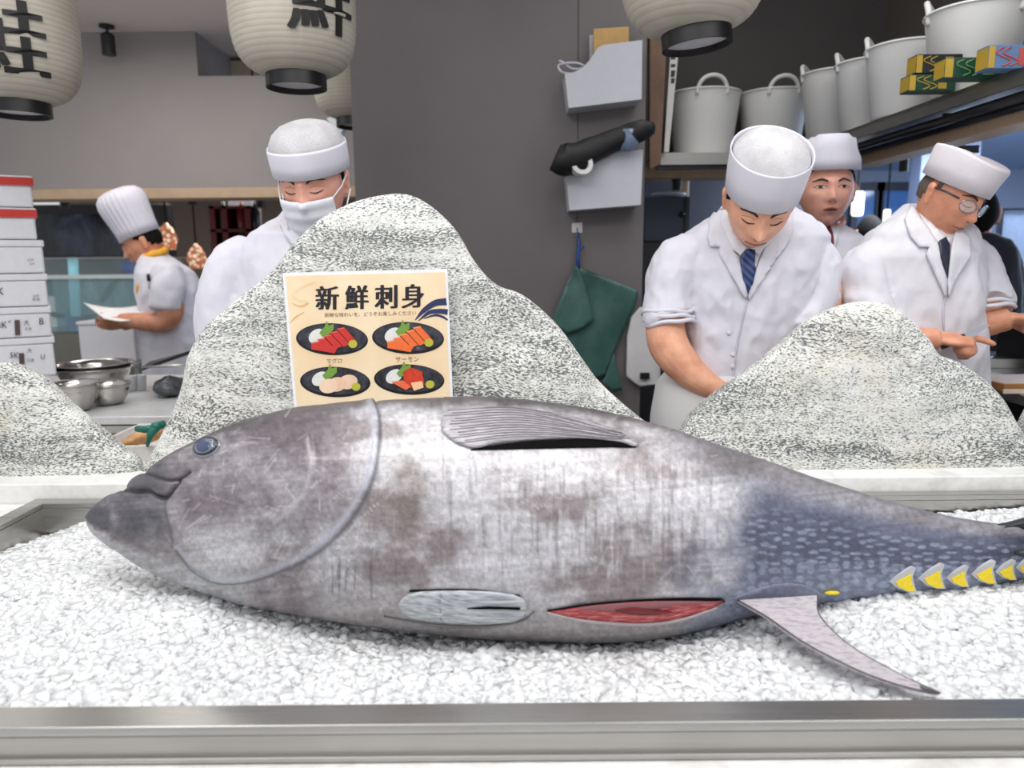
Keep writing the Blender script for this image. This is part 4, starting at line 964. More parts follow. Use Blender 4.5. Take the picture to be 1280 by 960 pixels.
    me = bpy.data.meshes.new('x'); mbx = MB().loft(R_, True, True); apo = mbx.build('apron', m_apron, P, True)
    legs(P, P.location.x - 0.1, P.location.x + 0.1, Y, 0.75)
    return P
chef_tie()
# ------------------------------------------------------------------ masked chef
def chef_mask():
    Y = 2.0
    P = empty('person', (at(385, 400, Y)[0], Y, 0), 'masked chef in white coat looking down, behind the tallest slab', 'person', 'chefs in white')
    H = Head(392, 227, 1.93, yaw=-4, bow=24, tilt=-2, sc=1.02)
    b = MB(); H.add_to(b); limb(b, [(394, 262, 1.98, 30), (396, 290, 2.02, 34), (394, 320, 2.03, 52)])
    torso(b, [(310, 330, 470, Y, .07), (350, 300, 480, Y, .09), (500, 300, 480, Y, .09), (600, 300, 480, Y, .09)])
    limb(b, [(310, 320, Y, 24), (290, 400, 1.99, 24), (300, 480, 1.95, 20), (350, 520, 1.90, 15)]); limb(b, [(470, 320, Y, 24), (490, 400, 1.99, 24), (480, 480, 1.95, 20), (430, 520, 1.90, 15)])
    hand(b, at(352, 520, 1.9), (0.8, -0.1, -0.4), (0, 0.3, -0.9), 1, 0.5); hand(b, at(428, 520, 1.9), (-0.8, -0.1, -0.4), (0, 0.3, -0.9), -1, 0.5)
    body = link('body', remesh(b, 0.0036, 3), sk3, P, True); tb = bvh(body); H.face(tb, P, lips=False); H.hair(P, line=0.005)
    H.lathe([(0.98, 0.028), (1.03, 0.028), (1.045, 0.055), (1.05, 0.085), (1.035, 0.091), (1.0, 0.086)], 'hat_band', m_hatw, P, sx=0.0895, sy=0.106, axis_tilt=0.06, cap=False)
    H.lathe([(1.03, 0.078), (0.98, 0.098), (0.86, 0.118), (0.64, 0.134), (0.36, 0.142), (0.1, 0.144)], 'hat_crown', m_net, P, sx=0.0895, sy=0.106, axis_tilt=0.06)
    # mask: a pleated sheet over nose and mouth
    G = []
    for z in np.linspace(-0.014, -0.115, 15):
        row = []
        for x in np.linspace(-0.066, 0.066, 21):
            q, n = H.hit(tb, x * 0.95, max(z, -0.104))
            yl = (H.R.T @ (q - H.c))[1] / H.sc; k = abs(z + 0.06) 
            yy = max(yl, 0.106 - 7.5 * x * x - 0.3 * max(0, -0.05 - z)) + 0.004 + 0.0022 * math.sin(z * 190)
            row.append(H.w((x, yy, z)))
        G.append(row)
    mk = MB().sheet(np.array(G), 0.002, H.R @ np.array((0, -1, 0))).build('face_mask', M('pleated_mask', (226, 226, 234), 0.8, var=0.02), P, True)
    for k in (-1, 1):
        for z0, z1 in ((-0.018, 0.018), (-0.09, -0.024)):
            MB().tube([H.w((k * 0.064, 0.078 - .0, z0)), H.w((k * 0.079, 0.035, (z0 + z1) / 2 - 0.003)), H.w((k * 0.087, -0.006, z1))], 0.0018, 6).build('ear_loop', M('mask_loop', (236, 236, 240), 0.7), mk, True)
    c = MB()
    torso(c, [(264, 358, 440, 2.05, .05), (278, 336, 456, 2.03, .07), (292, 314, 480, Y, .09), (320, 298, 490, Y, .105), (370, 290, 494, Y, .12), (450, 288, 494, Y, .12), (600, 286, 496, Y, .13)])
    limb(c, [(335, 325, Y, 26), (304, 332, Y, 33), (288, 360, 1.99, 35), (282, 420, 1.97, 35), (300, 490, 1.94, 31)], grow=.002)
    limb(c, [(450, 325, Y, 26), (478, 332, Y, 33), (494, 360, 1.99, 35), (500, 420, 1.97, 35), (480, 490, 1.94, 31)], grow=.002)
    coat = link('coat', wrinkle(remesh(c, 0.005, 4), 9, 0.006, (16, 16, 8)), m_coat, P, True); tc = bvh(coat)
    patch(tc, [(356, 268), (350, 284), (362, 302), (376, 318), (392, 330), (388, 306), (370, 286)], 'collar', m_coat, P, 0.003, 0.006, 6)
    patch(tc, [(436, 268), (440, 284), (424, 304), (402, 326), (394, 330), (402, 306), (420, 286)], 'collar', m_coat, P, 0.003, 0.006, 6)
    legs(P, P.location.x - 0.1, P.location.x + 0.1, Y, 0.8)
chef_mask()
# ------------------------------------------------------------------ older chef with glasses
def chef_glasses():
    Y = 2.02
    P = empty('person', (at(1150, 400, Y)[0], Y, 0), 'older chef with glasses, dark tie and crumpled white cap, holding a knife', 'person', 'chefs in white')
    H = Head(1187, 246, 1.98, yaw=26, bow=24, tilt=10, sc=0.86)
    b = MB(); H.add_to(b); limb(b, [(1176, 272, 2.0, 31), (1160, 296, 2.04, 34), (1148, 330, 2.05, 52)])
    torso(b, [(310, 1100, 1200, Y, .07), (350, 1080, 1215, Y, .09), (500, 1080, 1210, Y, .09), (620, 1080, 1210, Y, .09)])
    limb(b, [(1090, 320, 2.0, 24), (1082, 390, 1.97, 24), (1112, 420, 1.9, 20), (1150, 424, 1.86, 15), (1172, 424, 1.85, 14)])
    limb(b, [(1208, 315, 2.05, 24), (1226, 360, 2.03, 24), (1230, 398, 1.98, 21), (1250, 400, 1.95, 16), (1262, 398, 1.94, 14)])
    hand(b, at(1170, 423, 1.85), (0.85, -0.25, -0.05), (0.0, 0.25, -0.9), 1, 1.0, spread=0.03, sc=0.92, point=0, fist=True); hand(b, at(1256, 398, 1.94), (0.9, -0.2, -0.05), (0.0, -0.2, -0.9), 1, 0.8, spread=.04, sc=0.95, fist=True)
    body = link('body', remesh(b, 0.0034, 3), sk2, P, True); tb = bvh(body); H.face(tb, P); H.hair(P, m_greyhair, line=0.018, back=-0.045)
    MB().loft([H.w((r * 0.082 * np.cos(a_), -0.02 + r * 0.09 * np.sin(a_), z)) for r, z, a_ in [(1, 0, 0)]] if False else [], True, False) if False else None
    # cap: flaring band, flattened folded top
    def fold(q, k):
        q = q.copy(); 
        if k >= 3: q[:, 2] += 0.006 * np.cos(np.arctan2(q[:, 1], q[:, 0]) * 2) - (0.004 if k >= 5 else 0)
        return q
    H.lathe([(0.98, 0.034), (1.03, 0.034), (1.06, 0.075), (1.11, 0.118), (1.08, 0.126), (0.95, 0.131), (0.6, 0.132), (0.2, 0.131)], 'cap', cloth('crumpled_cap', (216, 209, 214), 0.4), P, sx=0.088, sy=0.105, axis_tilt=0.05, fn=fold)
    # glasses
    g = MB().tube([H.w((0.072, 0.082, 0.016)), H.w((0.082, 0.04, 0.017)), H.w((0.086, -0.01, 0.012))], 0.0026, 6).build('glasses', M('dark_temple', (46, 46, 58), 0.3), P, True)
    MB().tube([H.w((-0.072, 0.082, 0.016)), H.w((-0.082, 0.04, 0.017)), H.w((-0.086, -0.01, 0.012))], 0.0026, 6).build('temple', M('dark_temple'), g, True)
    mrim = M('silver_rim', (150, 150, 158), 0.2, 0.9); mlens = NT('clear_lens'); mlens.base((0.95, 0.97, 1.0)); mlens.set(Roughness=0.02, Alpha=0.16); MATS['lens'] = mlens.m
    for k in (-1, 1):
        ring = [H.w((k * 0.036 + 0.026 * math.cos(a_), 0.108 - 0.35 * abs(k * 0.036 + 0.026 * math.cos(a_)), 0.004 + 0.018 * math.sin(a_))) for a_ in np.linspace(0, 2 * math.pi, 29)]
        MB().tube(ring, 0.0014, 6, False).build('lens_rim', mrim, g, True)
        MB().prism(ring[:-1], H.R @ np.array((0, -0.0012, 0))).build('lens', mlens.m, g)
    MB().tube([H.w((-0.011, 0.104, 0.008)), H.w((0, 0.110, 0.012)), H.w((0.011, 0.104, 0.008))], 0.0014, 6).build('bridge', mrim, g, True)
    c = MB()
    torso(c, [(256, 1134, 1180, 2.09, .05), (270, 1116, 1200, 2.07, .07), (290, 1088, 1212, 2.04, .09), (320, 1072, 1222, Y, .105), (360, 1068, 1224, Y, .12), (420, 1072, 1222, Y, .12), (620, 1070, 1224, Y, .13)])
    limb(c, [(1105, 325, 2.02, 26), (1083, 338, 2.0, 31), (1082, 370, 1.97, 30), (1090, 403, 1.93, 30), (1122, 424, 1.88, 25)], grow=.002)
    limb(c, [(1196, 320, 2.05, 25), (1214, 332, 2.05, 30), (1226, 360, 2.03, 33), (1231, 384, 1.99, 31)], grow=.002)
    coat = link('coat', wrinkle(remesh(c, 0.005, 4), 17, 0.007, (15, 15, 9)), m_coat2, P, True); tc = bvh(coat)
    patch(tc, [(1143, 258), (1150, 272), (1168, 300), (1174, 308), (1178, 330), (1181, 350), (1184, 318), (1186, 300), (1178, 296), (1160, 276)], 'shirt', m_shirt, P, 0.002, 0.004, 6)
    patch(tc, [(1171, 304), (1180, 298), (1184, 306), (1183, 330), (1181, 348), (1175, 330), (1172, 316)], 'tie', M('black_tie', (30, 34, 52), 0.5), P, 0.007, 0.004, 5)
    patch(tc, [(1140, 258), (1130, 276), (1138, 298), (1148, 310), (1160, 310), (1156, 318), (1166, 340), (1180, 372), (1182, 352), (1176, 322), (1168, 302), (1150, 276)], 'lapel', m_coat2, P, 0.004, 0.005, 6)
    patch(tc, [(1196, 284), (1210, 298), (1212, 320), (1196, 345), (1183, 372), (1182, 352), (1186, 318), (1190, 298)], 'lapel', m_coat2, P, 0.004, 0.005, 6)
    strip(tc, [(1181, 370), (1178, 390), (1180, 410), (1184, 430)], 2.0, 'front_seam', M('coat_seam'), P, 0.001, 0.002)
    for k in range(2): cuff_ring(P, at(1230 + k, 379 + 7 * k, 2.0 - .01 * k), (0.1, -.2, -1), 31 * 2.0 / F, .0055, m_coat2, k)
    legs(P, P.location.x - 0.1, P.location.x + 0.1, Y, 0.8)
    # knife
    k = empty('knife', at(1192, 428, 1.84), 'slim steel knife held by the older chef with glasses', 'knife')
    MB().prism([at(1204, 418, 1.83), at(1232, 405, 1.83), at(1238, 406, 1.83), at(1212, 425, 1.83)], (0, 0.002, 0)).build('blade', steel('knife_steel', (200, 200, 205), 0.15), k)
    MB().tube([at(1206, 421, 1.83), at(1190, 428, 1.832), at(1176, 433, 1.836)], 0.009, 10, flat=(1, .7)).build('handle', M('knife_handle', (60, 44, 34), 0.5), k, True)
chef_glasses()
# ------------------------------------------------------------------ younger chef in the background
def chef_back():
    Y = 2.5
    P = empty('person', (at(1040, 400, Y)[0], Y, 0), 'chef in white cap and dark red tie facing outward with open mouth', 'person', 'chefs in white')
    H = Head(1032, 238, Y - 0.05, yaw=-10, bow=4, tilt=0, sc=0.98, wide=1.1)
    b = MB(); H.add_to(b); limb(b, [(1030, 272, Y, 25), (1028, 290, Y + .02, 26), (1028, 312, Y + .02, 36)])
    torso(b, [(305, 1000, 1062, Y, .08), (340, 992, 1072, Y, .1), (460, 992, 1072, Y, .1)]); limb(b, [(985, 320, Y, 13), (978, 380, Y, 13), (990, 440, Y - .08, 9)]); limb(b, [(1072, 320, Y, 13), (1080, 380, Y, 13), (1070, 440, Y - .08, 9)])
    hand(b, at(990, 440, Y - .08), (0, -0.3, -1), (1, 0, 0), 1, .4); hand(b, at(1070, 440, Y - .08), (0, -0.3, -1), (-1, 0, 0), -1, .4)
    body = link('body', remesh(b, 0.0045, 2), sk3, P, True); H.face(bvh(body), P, 'open', True, True); H.hair(P, line=0.02)
    def fold(q, k):
        q = q.copy()
        if k >= 3: q[:, 2] += 0.010 * (np.abs(q[:, 0]) < 0.05); q[:, 0] *= 0.92
        return q
    H.lathe([(1.0, 0.062), (1.04, 0.062), (1.03, 0.095), (0.97, 0.125), (0.88, 0.160), (0.7, 0.163), (0.3, 0.161), (0.1, 0.161)], 'cap', m_hatw, P, sx=0.089, sy=0.106, fn=fold)
    c = MB(); torso(c, [(282, 1012, 1048, Y + .03, .06), (288, 1004, 1062, Y + .02, .08), (298, 990, 1078, Y, .1), (320, 984, 1084, Y, .12), (460, 984, 1084, Y, .13)])
    limb(c, [(1000, 305, Y, 16), (982, 330, Y, 18), (976, 380, Y, 18), (985, 425, Y - .06, 15)]); limb(c, [(1066, 305, Y, 16), (1078, 330, Y, 18), (1084, 380, Y, 18), (1074, 425, Y - .06, 15)])
    coat = link('coat', wrinkle(remesh(c, 0.009, 4), 23, 0.005), m_coat, P, True); tc = bvh(coat)
    patch(tc, [(1014, 276), (1034, 300), (1039, 325), (1046, 300), (1050, 276), (1034, 286)], 'shirt', m_shirt, P, 0.003, 0.005, 6, 2.4)
    patch(tc, [(1024, 285), (1036, 281), (1040, 296), (1040, 314), (1036, 306), (1032, 294)], 'tie', M('dark_red_tie', (96, 34, 40), 0.5), P, 0.01, 0.006, 5, 2.4)
    patch(tc, [(1002, 268), (1004, 280), (1022, 292), (1026, 284), (1010, 270)], 'collar', m_coat, P, 0.008, 0.008, 5, 2.4)
    legs(P, P.location.x - 0.1, P.location.x + 0.1, Y, 0.9)
chef_back()
# ------------------------------------------------------------------ chef with the tall pleated hat
def chef_toque():
    Y = 3.85
    P = empty('person', (at(215, 400, Y)[0], Y, 0), 'chef in tall pleated hat and yellow neckerchief, side on, reading a sheet', 'person', 'chefs in white')
    H = Head(179, 303, Y, yaw=-70, bow=28, tilt=0, sc=0.98)
    b = MB(); H.add_to(b); limb(b, [(186, 322, Y, 17), (200, 338, Y, 18), (210, 352, Y, 26)])
    torso(b, [(345, 192, 238, Y, .12), (380, 185, 245, Y, .14), (470, 192, 255, Y, .14), (560, 192, 255, Y, .14)])
    limb(b, [(208, 350, Y - .2, 15), (214, 385, Y - .22, 15), (206, 402, Y - .22, 13), (180, 402, Y - .22, 11.5), (158, 400, Y - .2, 9), (150, 401, Y - .2, 8)])
    limb(b, [(208, 350, Y + .2, 15), (206, 385, Y + .2, 14), (190, 396, Y + .1, 12), (165, 402, Y - .06, 9), (152, 406, Y - .1, 8)])
    hand(b, at(154, 401, Y - .2), (-0.9, -0.12, -0.12), (0, 0.5, 0.6), 1, .6); hand(b, at(154, 406, Y - .1), (-0.9, 0.1, -0.2), (0, 0.1, 0.9), -1, .6)
    body = link('body', remesh(b, 0.0045, 2), sk2, P, True); H.face(bvh(body), P); H.hair(P, line=0.01, back=-0.05)
    H.lathe([(0.99, 0.036), (1.03, 0.036), (1.04, 0.08), (1.10, 0.13), (1.17, 0.18), (1.20, 0.22), (1.12, 0.25), (0.92, 0.272), (0.6, 0.283), (0.2, 0.287)], 'tall_hat', m_hatw, P, sx=0.090, sy=0.101, axis_tilt=0.10, n=224, wav=0.013)
    c = MB(); torso(c, [(318, 180, 204, Y, .06), (326, 178, 218, Y, .11), (340, 176, 236, Y, .17), (365, 178, 248, Y, .19), (400, 182, 256, Y, .19), (440, 186, 262, Y, .19), (520, 184, 266, Y, .2), (600, 184, 266, Y, .2)])
    limb(c, [(210, 336, Y - .15, 19), (210, 360, Y - .2, 21), (208, 388, Y - .22, 19)]); limb(c, [(206, 336, Y + .15, 19), (206, 360, Y + .2, 21), (204, 384, Y + .2, 19)])
    coat = link('coat', wrinkle(remesh(c, 0.009, 5), 31, 0.006), m_coat, P, True); tc = bvh(coat)
    nc = at(193, 322, Y); ax = np.array((-0.55, 0, 0.83)); Rn = frame(ax)
    MB().tube([nc + Rn @ np.array((0.066 * math.cos(a_), 0.066 * math.sin(a_), 0.006 * math.sin(3 * a_))) for a_ in np.linspace(0, 2 * math.pi, 30)], 0.017, 10, False).build('neckerchief', M('yellow_scarf', (232, 168, 40), 0.7), P, True)
    MB().tube([at(175, 350, Y - .15), at(174, 358, Y - .16), at(172, 366, Y - .15)], [0.01, 0.014, 0.008], 10).build('scarf_end', M('yellow_scarf'), P, True)
    q, n = hit(tc, 188, 352, Y); MB().tube([q + n * 0.006 + np.array((0, 0, 0.03)), q + n * 0.008, q + n * 0.006 + np.array((0, 0, -0.035))], 0.006, 8).build('pen', M('pen_white', (210, 210, 214), 0.3), P, True)
    MB().tube([q + n * 0.007 + np.array((0, 0, 0.035)), q + n * 0.008], 0.0085, 8).build('pen_cap', M('pen_cap', (20, 20, 22), 0.3), P, True)
    legs(P, P.location.x - 0.02, P.location.x + 0.06, Y, 0.9)
    # sheet of paper
    A, B, C_, D = at(104, 378, Y - .12), at(176, 381, Y - .05), at(182, 394, Y - .24), at(130, 398, Y - .28)
    G = [[(A * (1 - u) + B * u) * (1 - w) + (D * (1 - u) + C_ * u) * w + np.array((0, 0, -0.02 * math.sin(math.pi * u))) for u in np.linspace(0, 1, 12)] for w in np.linspace(0, 1, 8)]
    tag(MB().sheet(np.array(G), 0.0015, (0, 0, -1)).build('paper_sheet', M('paper', (236, 234, 232), 0.7), None, True), 'white paper sheet held by the chef in the tall hat', 'paper')
chef_toque()
# ------------------------------------------------------------------ visitors beyond the counter
def visitor(px, head_py, Y, hr, rows, label, coatc, yaw=180):
    P = empty('person', (at(px, 400, Y)[0], Y, 0), label, 'person')
    H = Head(px, head_py, Y, yaw=yaw, bow=12)
    b = MB(); H.add_to(b); limb(b, [(px, head_py + hr * .7, Y, hr * .5), (px, head_py + hr * 1.6, Y, hr * .5)]); torso(b, [(r[0], r[1] + 8, r[2] - 8, Y, .07) for r in rows])
    link('body', remesh(b, 0.006, 2), sk2, P, True); H.hair(P, line=-0.04, back=-0.1, front=0.03, top=1)
    c = MB(); torso(c, [(r[0], r[1], r[2], Y, r[3]) for r in rows])
    r0 = rows[2]
    limb(c, [(r0[1] + 8, r0[0] + 4, Y, 14), (r0[1], r0[0] + 50, Y, 15), (r0[1] + 4, r0[0] + 110, Y, 13)]); limb(c, [(r0[2] - 8, r0[0] + 4, Y, 14), (r0[2], r0[0] + 50, Y, 15), (r0[2] - 4, r0[0] + 110, Y, 13)])
    link('jacket', wrinkle(remesh(c, 0.01, 4), 41, 0.004), coatc, P, True)
    legs(P, P.location.x - 0.09, P.location.x + 0.09, Y, 0.95); return P
visitor(1222, 268, 3.3, 28, [(292, 1206, 1240, .06), (300, 1196, 1258, .09), (312, 1188, 1266, .11), (360, 1186, 1268, .13), (440, 1186, 1268, .13), (520, 1186, 1268, .13)],
        'person in a black suit with black hair seen from behind the older chef', cloth('black_suit', (20, 22, 30), 0.2), 150)
visitor(1087, 292, 5.0, 18, [(312, 1078, 1096, .06), (318, 1070, 1104, .09), (326, 1066, 1110, .11), (360, 1064, 1112, .13), (420, 1064, 1112, .13), (480, 1064, 1112, .13)],
        'distant dark haired person in front of the glazed hall doors', cloth('brown_jacket', (48, 40, 40), 0.2), 170)
# ================================================================== sashimi poster on the tallest slab
YPO = 1.632
pa = [at(353, 341, YPO), at(559, 336, YPO), at(567, 520, YPO), at(369, 524, YPO)]
poster = empty('poster', (pa[0] + pa[1] + pa[2] + pa[3]) / 4, 'cream sashimi poster with four plates and bold black lettering, leaning on the slab', 'poster')
MB().prism(pa, (0, 0.004, 0)).build('white_border', M('poster_white', (240, 240, 242), 0.4), poster)
def lay(k): return YPO - 0.0006 * k
def flat(pts, k, name, mat, parent=None, th=0.0005):
    return MB().prism([at(p[0], p[1], lay(k)) for p in pts], (0, th, 0)).build(name, mat, parent or poster)
t = NT('poster_cream'); v = t.coord(); t.base(t.ramp(t.noise(v, 9, 3), [(0.3, lin((240, 210, 168))), (0.7, lin((248, 228, 194)))])); t.set(Roughness=0.5)
flat([(357, 345), (556, 340), (563.5, 521), (372.5, 525)], 1, 'print', t.m)
m_ink = M('poster_ink', (28, 26, 34), 0.5)
def letters(txt, cx, cy, h, k, mat, name='lettering', shifts=((0, 0),), ang=0.025, sxx=1.0, parent=None):
    co, fs = text_mesh(txt, 1.0); hh = max(co[:, 1].max() - co[:, 1].min(), 1e-6); s_ = h / hh; mb = MB()
    for q, (dx, dy) in enumerate(shifts):
        V = []
        for c_ in co:
            x, y = c_[0] * s_ * sxx + dx, c_[1] * s_ + dy
            V.append(at(cx + x * math.cos(ang) - 0 * y, cy - y - x * math.sin(ang), lay(k + 0.05 * q)))
        mb.add(V, fs)
    return mb.build(name, mat, parent or poster)
bold = [(-1.2, 0), (-0.6, 0), (0, 0), (0.6, 0), (1.2, 0), (0, .4)]
for ch, x, y in (('新', 409, 372.5), ('鮮', 446, 371.8), ('刺', 482.5, 371), ('身', 516, 370.2)):
    letters(ch, x, y, 29.5, 2, m_ink, shifts=bold, sxx=0.93)
m_ink2 = M('poster_ink_soft', (112, 92, 78), 0.5)
letters('新鮮な味わいを、どうぞお楽しみください', 463, 392.5, 5.6, 2, m_ink2)
letters('マグロ', 418, 451, 6.2, 2, m_ink2); letters('サーモン', 509, 449, 6.2, 2, m_ink2)
def brush(line, w, k, name, mat, parent=None):
    L = smoothline(np.array(line, float), 26); T = np.gradient(L, axis=0); T /= np.linalg.norm(T, axis=1)[:, None]; N_ = np.stack([-T[:, 1], T[:, 0]], 1)
    ww = np.interp(np.linspace(0, 1, 26), np.linspace(0, 1, len(w)), w)[:, None] / 2
    return flat(list(L + N_ * ww) + list((L - N_ * ww)[::-1]), k, name, mat, parent)
m_navy = M('brush_navy', (42, 50, 88), 0.5); m_gold = M('brush_gold', (226, 184, 120), 0.5)
brush([(519, 400), (530, 388), (544, 379), (558, 377)], [1, 6, 8, 9], 2, 'brush_stroke', m_navy); brush([(523, 401), (536, 391), (548, 389), (559.5, 390)], [1, 5, 6, 7], 2, 'brush_stroke', m_navy)
brush([(530, 398), (544, 394), (553, 396), (559.5, 400)], [1, 3, 3, 2], 2, 'brush_stroke', m_navy)
brush([(394, 353), (378, 359), (366, 369), (374, 376), (385, 378), (376, 383), (365, 379)], [0.5, 2, 3, 2, 3, 2, 0.5], 2, 'brush_stroke', m_gold); brush([(380, 390), (370, 396), (362, 404)], [0.5, 2, 0.5], 2, 'brush_stroke', m_gold)
m_plate = NT('black_plate'); v = m_plate.coord(); m_plate.base(m_plate.ramp(m_plate.noise(v, 60, 4), [(0.35, lin((34, 34, 40))), (0.65, lin((70, 70, 80))), (0.8, lin((130, 132, 140)))])); m_plate.set(Roughness=0.4); m_plate = m_plate.m
m_plated = M('plate_edge', (22, 22, 26), 0.4); m_dai = M('daikon_print', (226, 226, 222), 0.6, var=0.1, scale=300); m_shiso = M('shiso_print', (116, 156, 62), 0.6, var=0.15, scale=200); m_was = M('wasabi_print', (186, 182, 62), 0.6)
def plate(cx, cy, rx, ry, kind):
    pl = flat(oval(cx, cy, rx, ry, 0.04), 2, 'plate', m_plated); flat(oval(cx + .5, cy - 1.2, rx - 2, ry - 2.2, 0.04), 3, 'plate_face', m_plate, pl)
    flat(oval(cx - 19, cy - 4, 11, 8, -0.6), 4, 'daikon', m_dai, pl)
    flat([(cx - 16, cy - 8), (cx - 9, cy - 16), (cx - 7, cy - 23), (cx - 4, cy - 17), (cx + 2, cy - 19), (cx + 2, cy - 12), (cx - 4, cy - 6), (cx - 12, cy - 3)], 5, 'shiso_leaf', m_shiso, pl)
    if kind in (0, 1):
        c0, c1 = (((206, 52, 46), (232, 96, 84)), ((238, 112, 54), (250, 158, 96)))[kind]; ma, mbb = M('slice_a%d' % kind, c0, 0.5, var=0.08, scale=150), M('slice_b%d' % kind, c1, 0.5)
        for k in range(5):
            x0, y0 = cx + 10 - 8.2 * k, cy - 13 + 4.4 * k
            o = flat([(x0 - 4, y0), (x0 + 5, y0 - 2), (x0 + 22 - 1.5 * k, y0 + 17 - 2 * k), (x0 + 14 - 1.5 * k, y0 + 20 - 2 * k)] if k < 4 else [(x0 - 3, y0 + 1), (x0 + 6, y0 - 1), (x0 + 30, y0 + 6), (x0 + 26, y0 + 13), (x0 - 3, y0 + 8)], 6 + k * .6, 'fish_slice', ma, pl)
            flat([(x0 - 4, y0), (x0 + 5, y0 - 2), (x0 + 6, y0 - .6), (x0 - 3, y0 + 1.4)], 6.3 + k * .6, 'slice_rim', mbb, pl)
    elif kind == 2:
        for k, (dx, dy) in enumerate(((14, 0), (0, 3), (-10, 5))): flat(oval(cx + 2 + dx, cy + dy, 12, 9, -0.2), 6 + k, 'scallop_slice', M('scallop_%d' % k, ((240, 206, 178), (236, 196, 164), (244, 212, 184))[k], 0.5), pl)
    else:
        flat([(cx - 8, cy - 10), (cx + 2, cy - 15), (cx + 16, cy - 10), (cx + 19, cy + 6), (cx + 8, cy + 13), (cx - 6, cy + 6)], 6, 'surf_clam', M('clam_red', (206, 62, 34), 0.5, var=0.2, scale=120), pl)
        flat([(cx - 22, cy + 3), (cx - 8, cy + 1), (cx + 2, cy + 9), (cx - 4, cy + 13), (cx - 14, cy + 8)], 6.6, 'surf_clam', M('clam_orange', (236, 112, 70), 0.5), pl)
        flat([(cx + 2, cy + 4), (cx + 16, cy + 2), (cx + 18, cy + 10), (cx + 6, cy + 14)], 7, 'surf_clam', M('clam_cream', (244, 196, 150), 0.5), pl)
    flat(oval(cx + 26, cy + 6, 5.5, 5, 0), 10, 'wasabi', m_was, pl)
plate(415, 424, 45, 20, 0); plate(510, 422.5, 45, 20, 1); plate(419, 477.5, 44, 19, 2); plate(511.5, 474.5, 44, 19, 3)
# ================================================================== paper lanterns
t = NT('lantern_paper'); v = t.coord(); wv = t.n('ShaderNodeTexWave', bands_direction='Z'); wv.inputs['Scale'].default_value = 22; wv.inputs['Distortion'].default_value = 0.2; t.l(v, wv.inputs['Vector'])
f = t.noise(v, 7, 3); t.base(t.mix(0.2, t.ramp(f, [(0.3, lin((160, 153, 140))), (0.7, lin((180, 172, 159)))]), t.ramp(wv.outputs['Fac'], [(0.0, lin((132, 125, 112))), (0.35, lin((194, 187, 172)))])))
t.set(Roughness=0.8); t.bump(wv.outputs['Fac'], 0.2, 0.002); m_lant = t.m
m_ring = M('black_lacquer', (16, 16, 18), 0.35); m_cord = M('black_cord', (20, 20, 20), 0.7)
def lantern(px, ring_py, Y, R, label, char=None, ch_px=0, ch_py=0, ch_h=80, tilt=0.0, turn=0, ztop=3.05):
    c = at(px, ring_py, Y); s_ = R / 0.175; rr = 0.085 * s_
    P = empty('paper_lantern', c, label, 'lantern', 'hanging paper lanterns')
    prof = [(0.080, .03), (0.105, .038), (0.135, .055), (0.158, .085), (0.170, .125), (0.175, .18), (0.176, .24), (0.175, .32), (0.170, .38), (0.155, .43), (0.13, .46), (0.10, .478), (0.082, .485)]
    prof = smoothline(np.array(prof), 60) * s_
    for i in range(60): prof[i, 0] += 0.0006 * s_ * math.cos(i * math.pi)
    ax = np.array((math.sin(tilt), 0, math.cos(tilt)))
    MB().lathe(c, prof, 64, ax, cap=False).build('shade', m_lant, P, True)
    MB().lathe(c, [(rr * .93, -0.004), (rr, -0.004), (rr, .04 * s_), (rr * .93, .04 * s_), (rr * .93, -0.004)], 48, ax, cap=False).build('bottom_ring', m_ring, P, True, auto=40)
    MB().lathe(c, [(rr * .93, .012), (rr * .93, .016)], 40, ax).build('bottom_disc', M('lantern_disc', (196, 194, 198), 0.6), P)
    MB().lathe(c, [(rr * .93, .475 * s_), (rr, .475 * s_), (rr, .52 * s_), (rr * .2, .525 * s_)], 40, ax).build('top_ring', m_ring, P, True, auto=40)
    top = c + ax * .525 * s_
    MB().tube([top, (top[0], top[1], ztop)], 0.004, 6).build('cord', m_cord, P, True)
    if char:
        co, fs = text_mesh(char, 1.0); k = ch_h / (co[:, 1].max() - co[:, 1].min()) * Y / F; mb = MB()
        Rm = frame(ax)
        AA, HH = np.meshgrid(np.linspace(-2.6, -0.4, 60), np.linspace(0.02, 0.6, 80)); rr_ = np.interp(HH, prof[:, 1], prof[:, 0])
        QX, QY = proj(c + np.stack([rr_ * np.cos(AA), rr_ * np.sin(AA), HH], -1) @ Rm.T); w_ = np.argmin((QX - ch_px) ** 2 + (QY - ch_py) ** 2)
        a0, zc = AA.ravel()[w_], HH.ravel()[w_]; k *= 0.93
        for q, dx in enumerate((-2.0, -1.0, 0, 1.0, 2.0)):
            V = []
            for p in co:
                h = zc + p[1] * k; r = np.interp(h, prof[:, 1], prof[:, 0]) + 0.004 + 0.0003 * q
                a = a0 + (p[0] * k + dx * Y / F) / r
                V.append(c + Rm @ np.array((r * math.cos(a), r * math.sin(a), h)))
            mb.add(V, fs)
        mb.build('brush_character', M('lantern_ink', (18, 16, 16), 0.6), P)
    return P
st(MB().span((-2.2, 1.8, 3.05), (2.2, 2.9, 3.1)), 'ceiling_front', m_dark)
lantern(24, 143, 2.2, 0.172, 'cream paper lantern with the brushed salmon character, above the foam boxes', '鮭', 8, 46, 84)
lantern(371, 109, 2.2, 0.172, 'cream paper lantern beside the pillar with a brushed black character low on it', '鮮', 406, -8, 86)
lantern(446, 158, 3.3, 0.175, 'cream paper lantern half hidden by the pillar, below the other lantern', ztop=CEIL)
lantern(871, 57, 1.9, 0.172, 'tilted paper lantern over the chef with the blue tie', tilt=-0.10)
P = empty('sign_panel', at(424, 150, 3.62), 'small pale slanted panel under the half hidden lantern', 'panel')
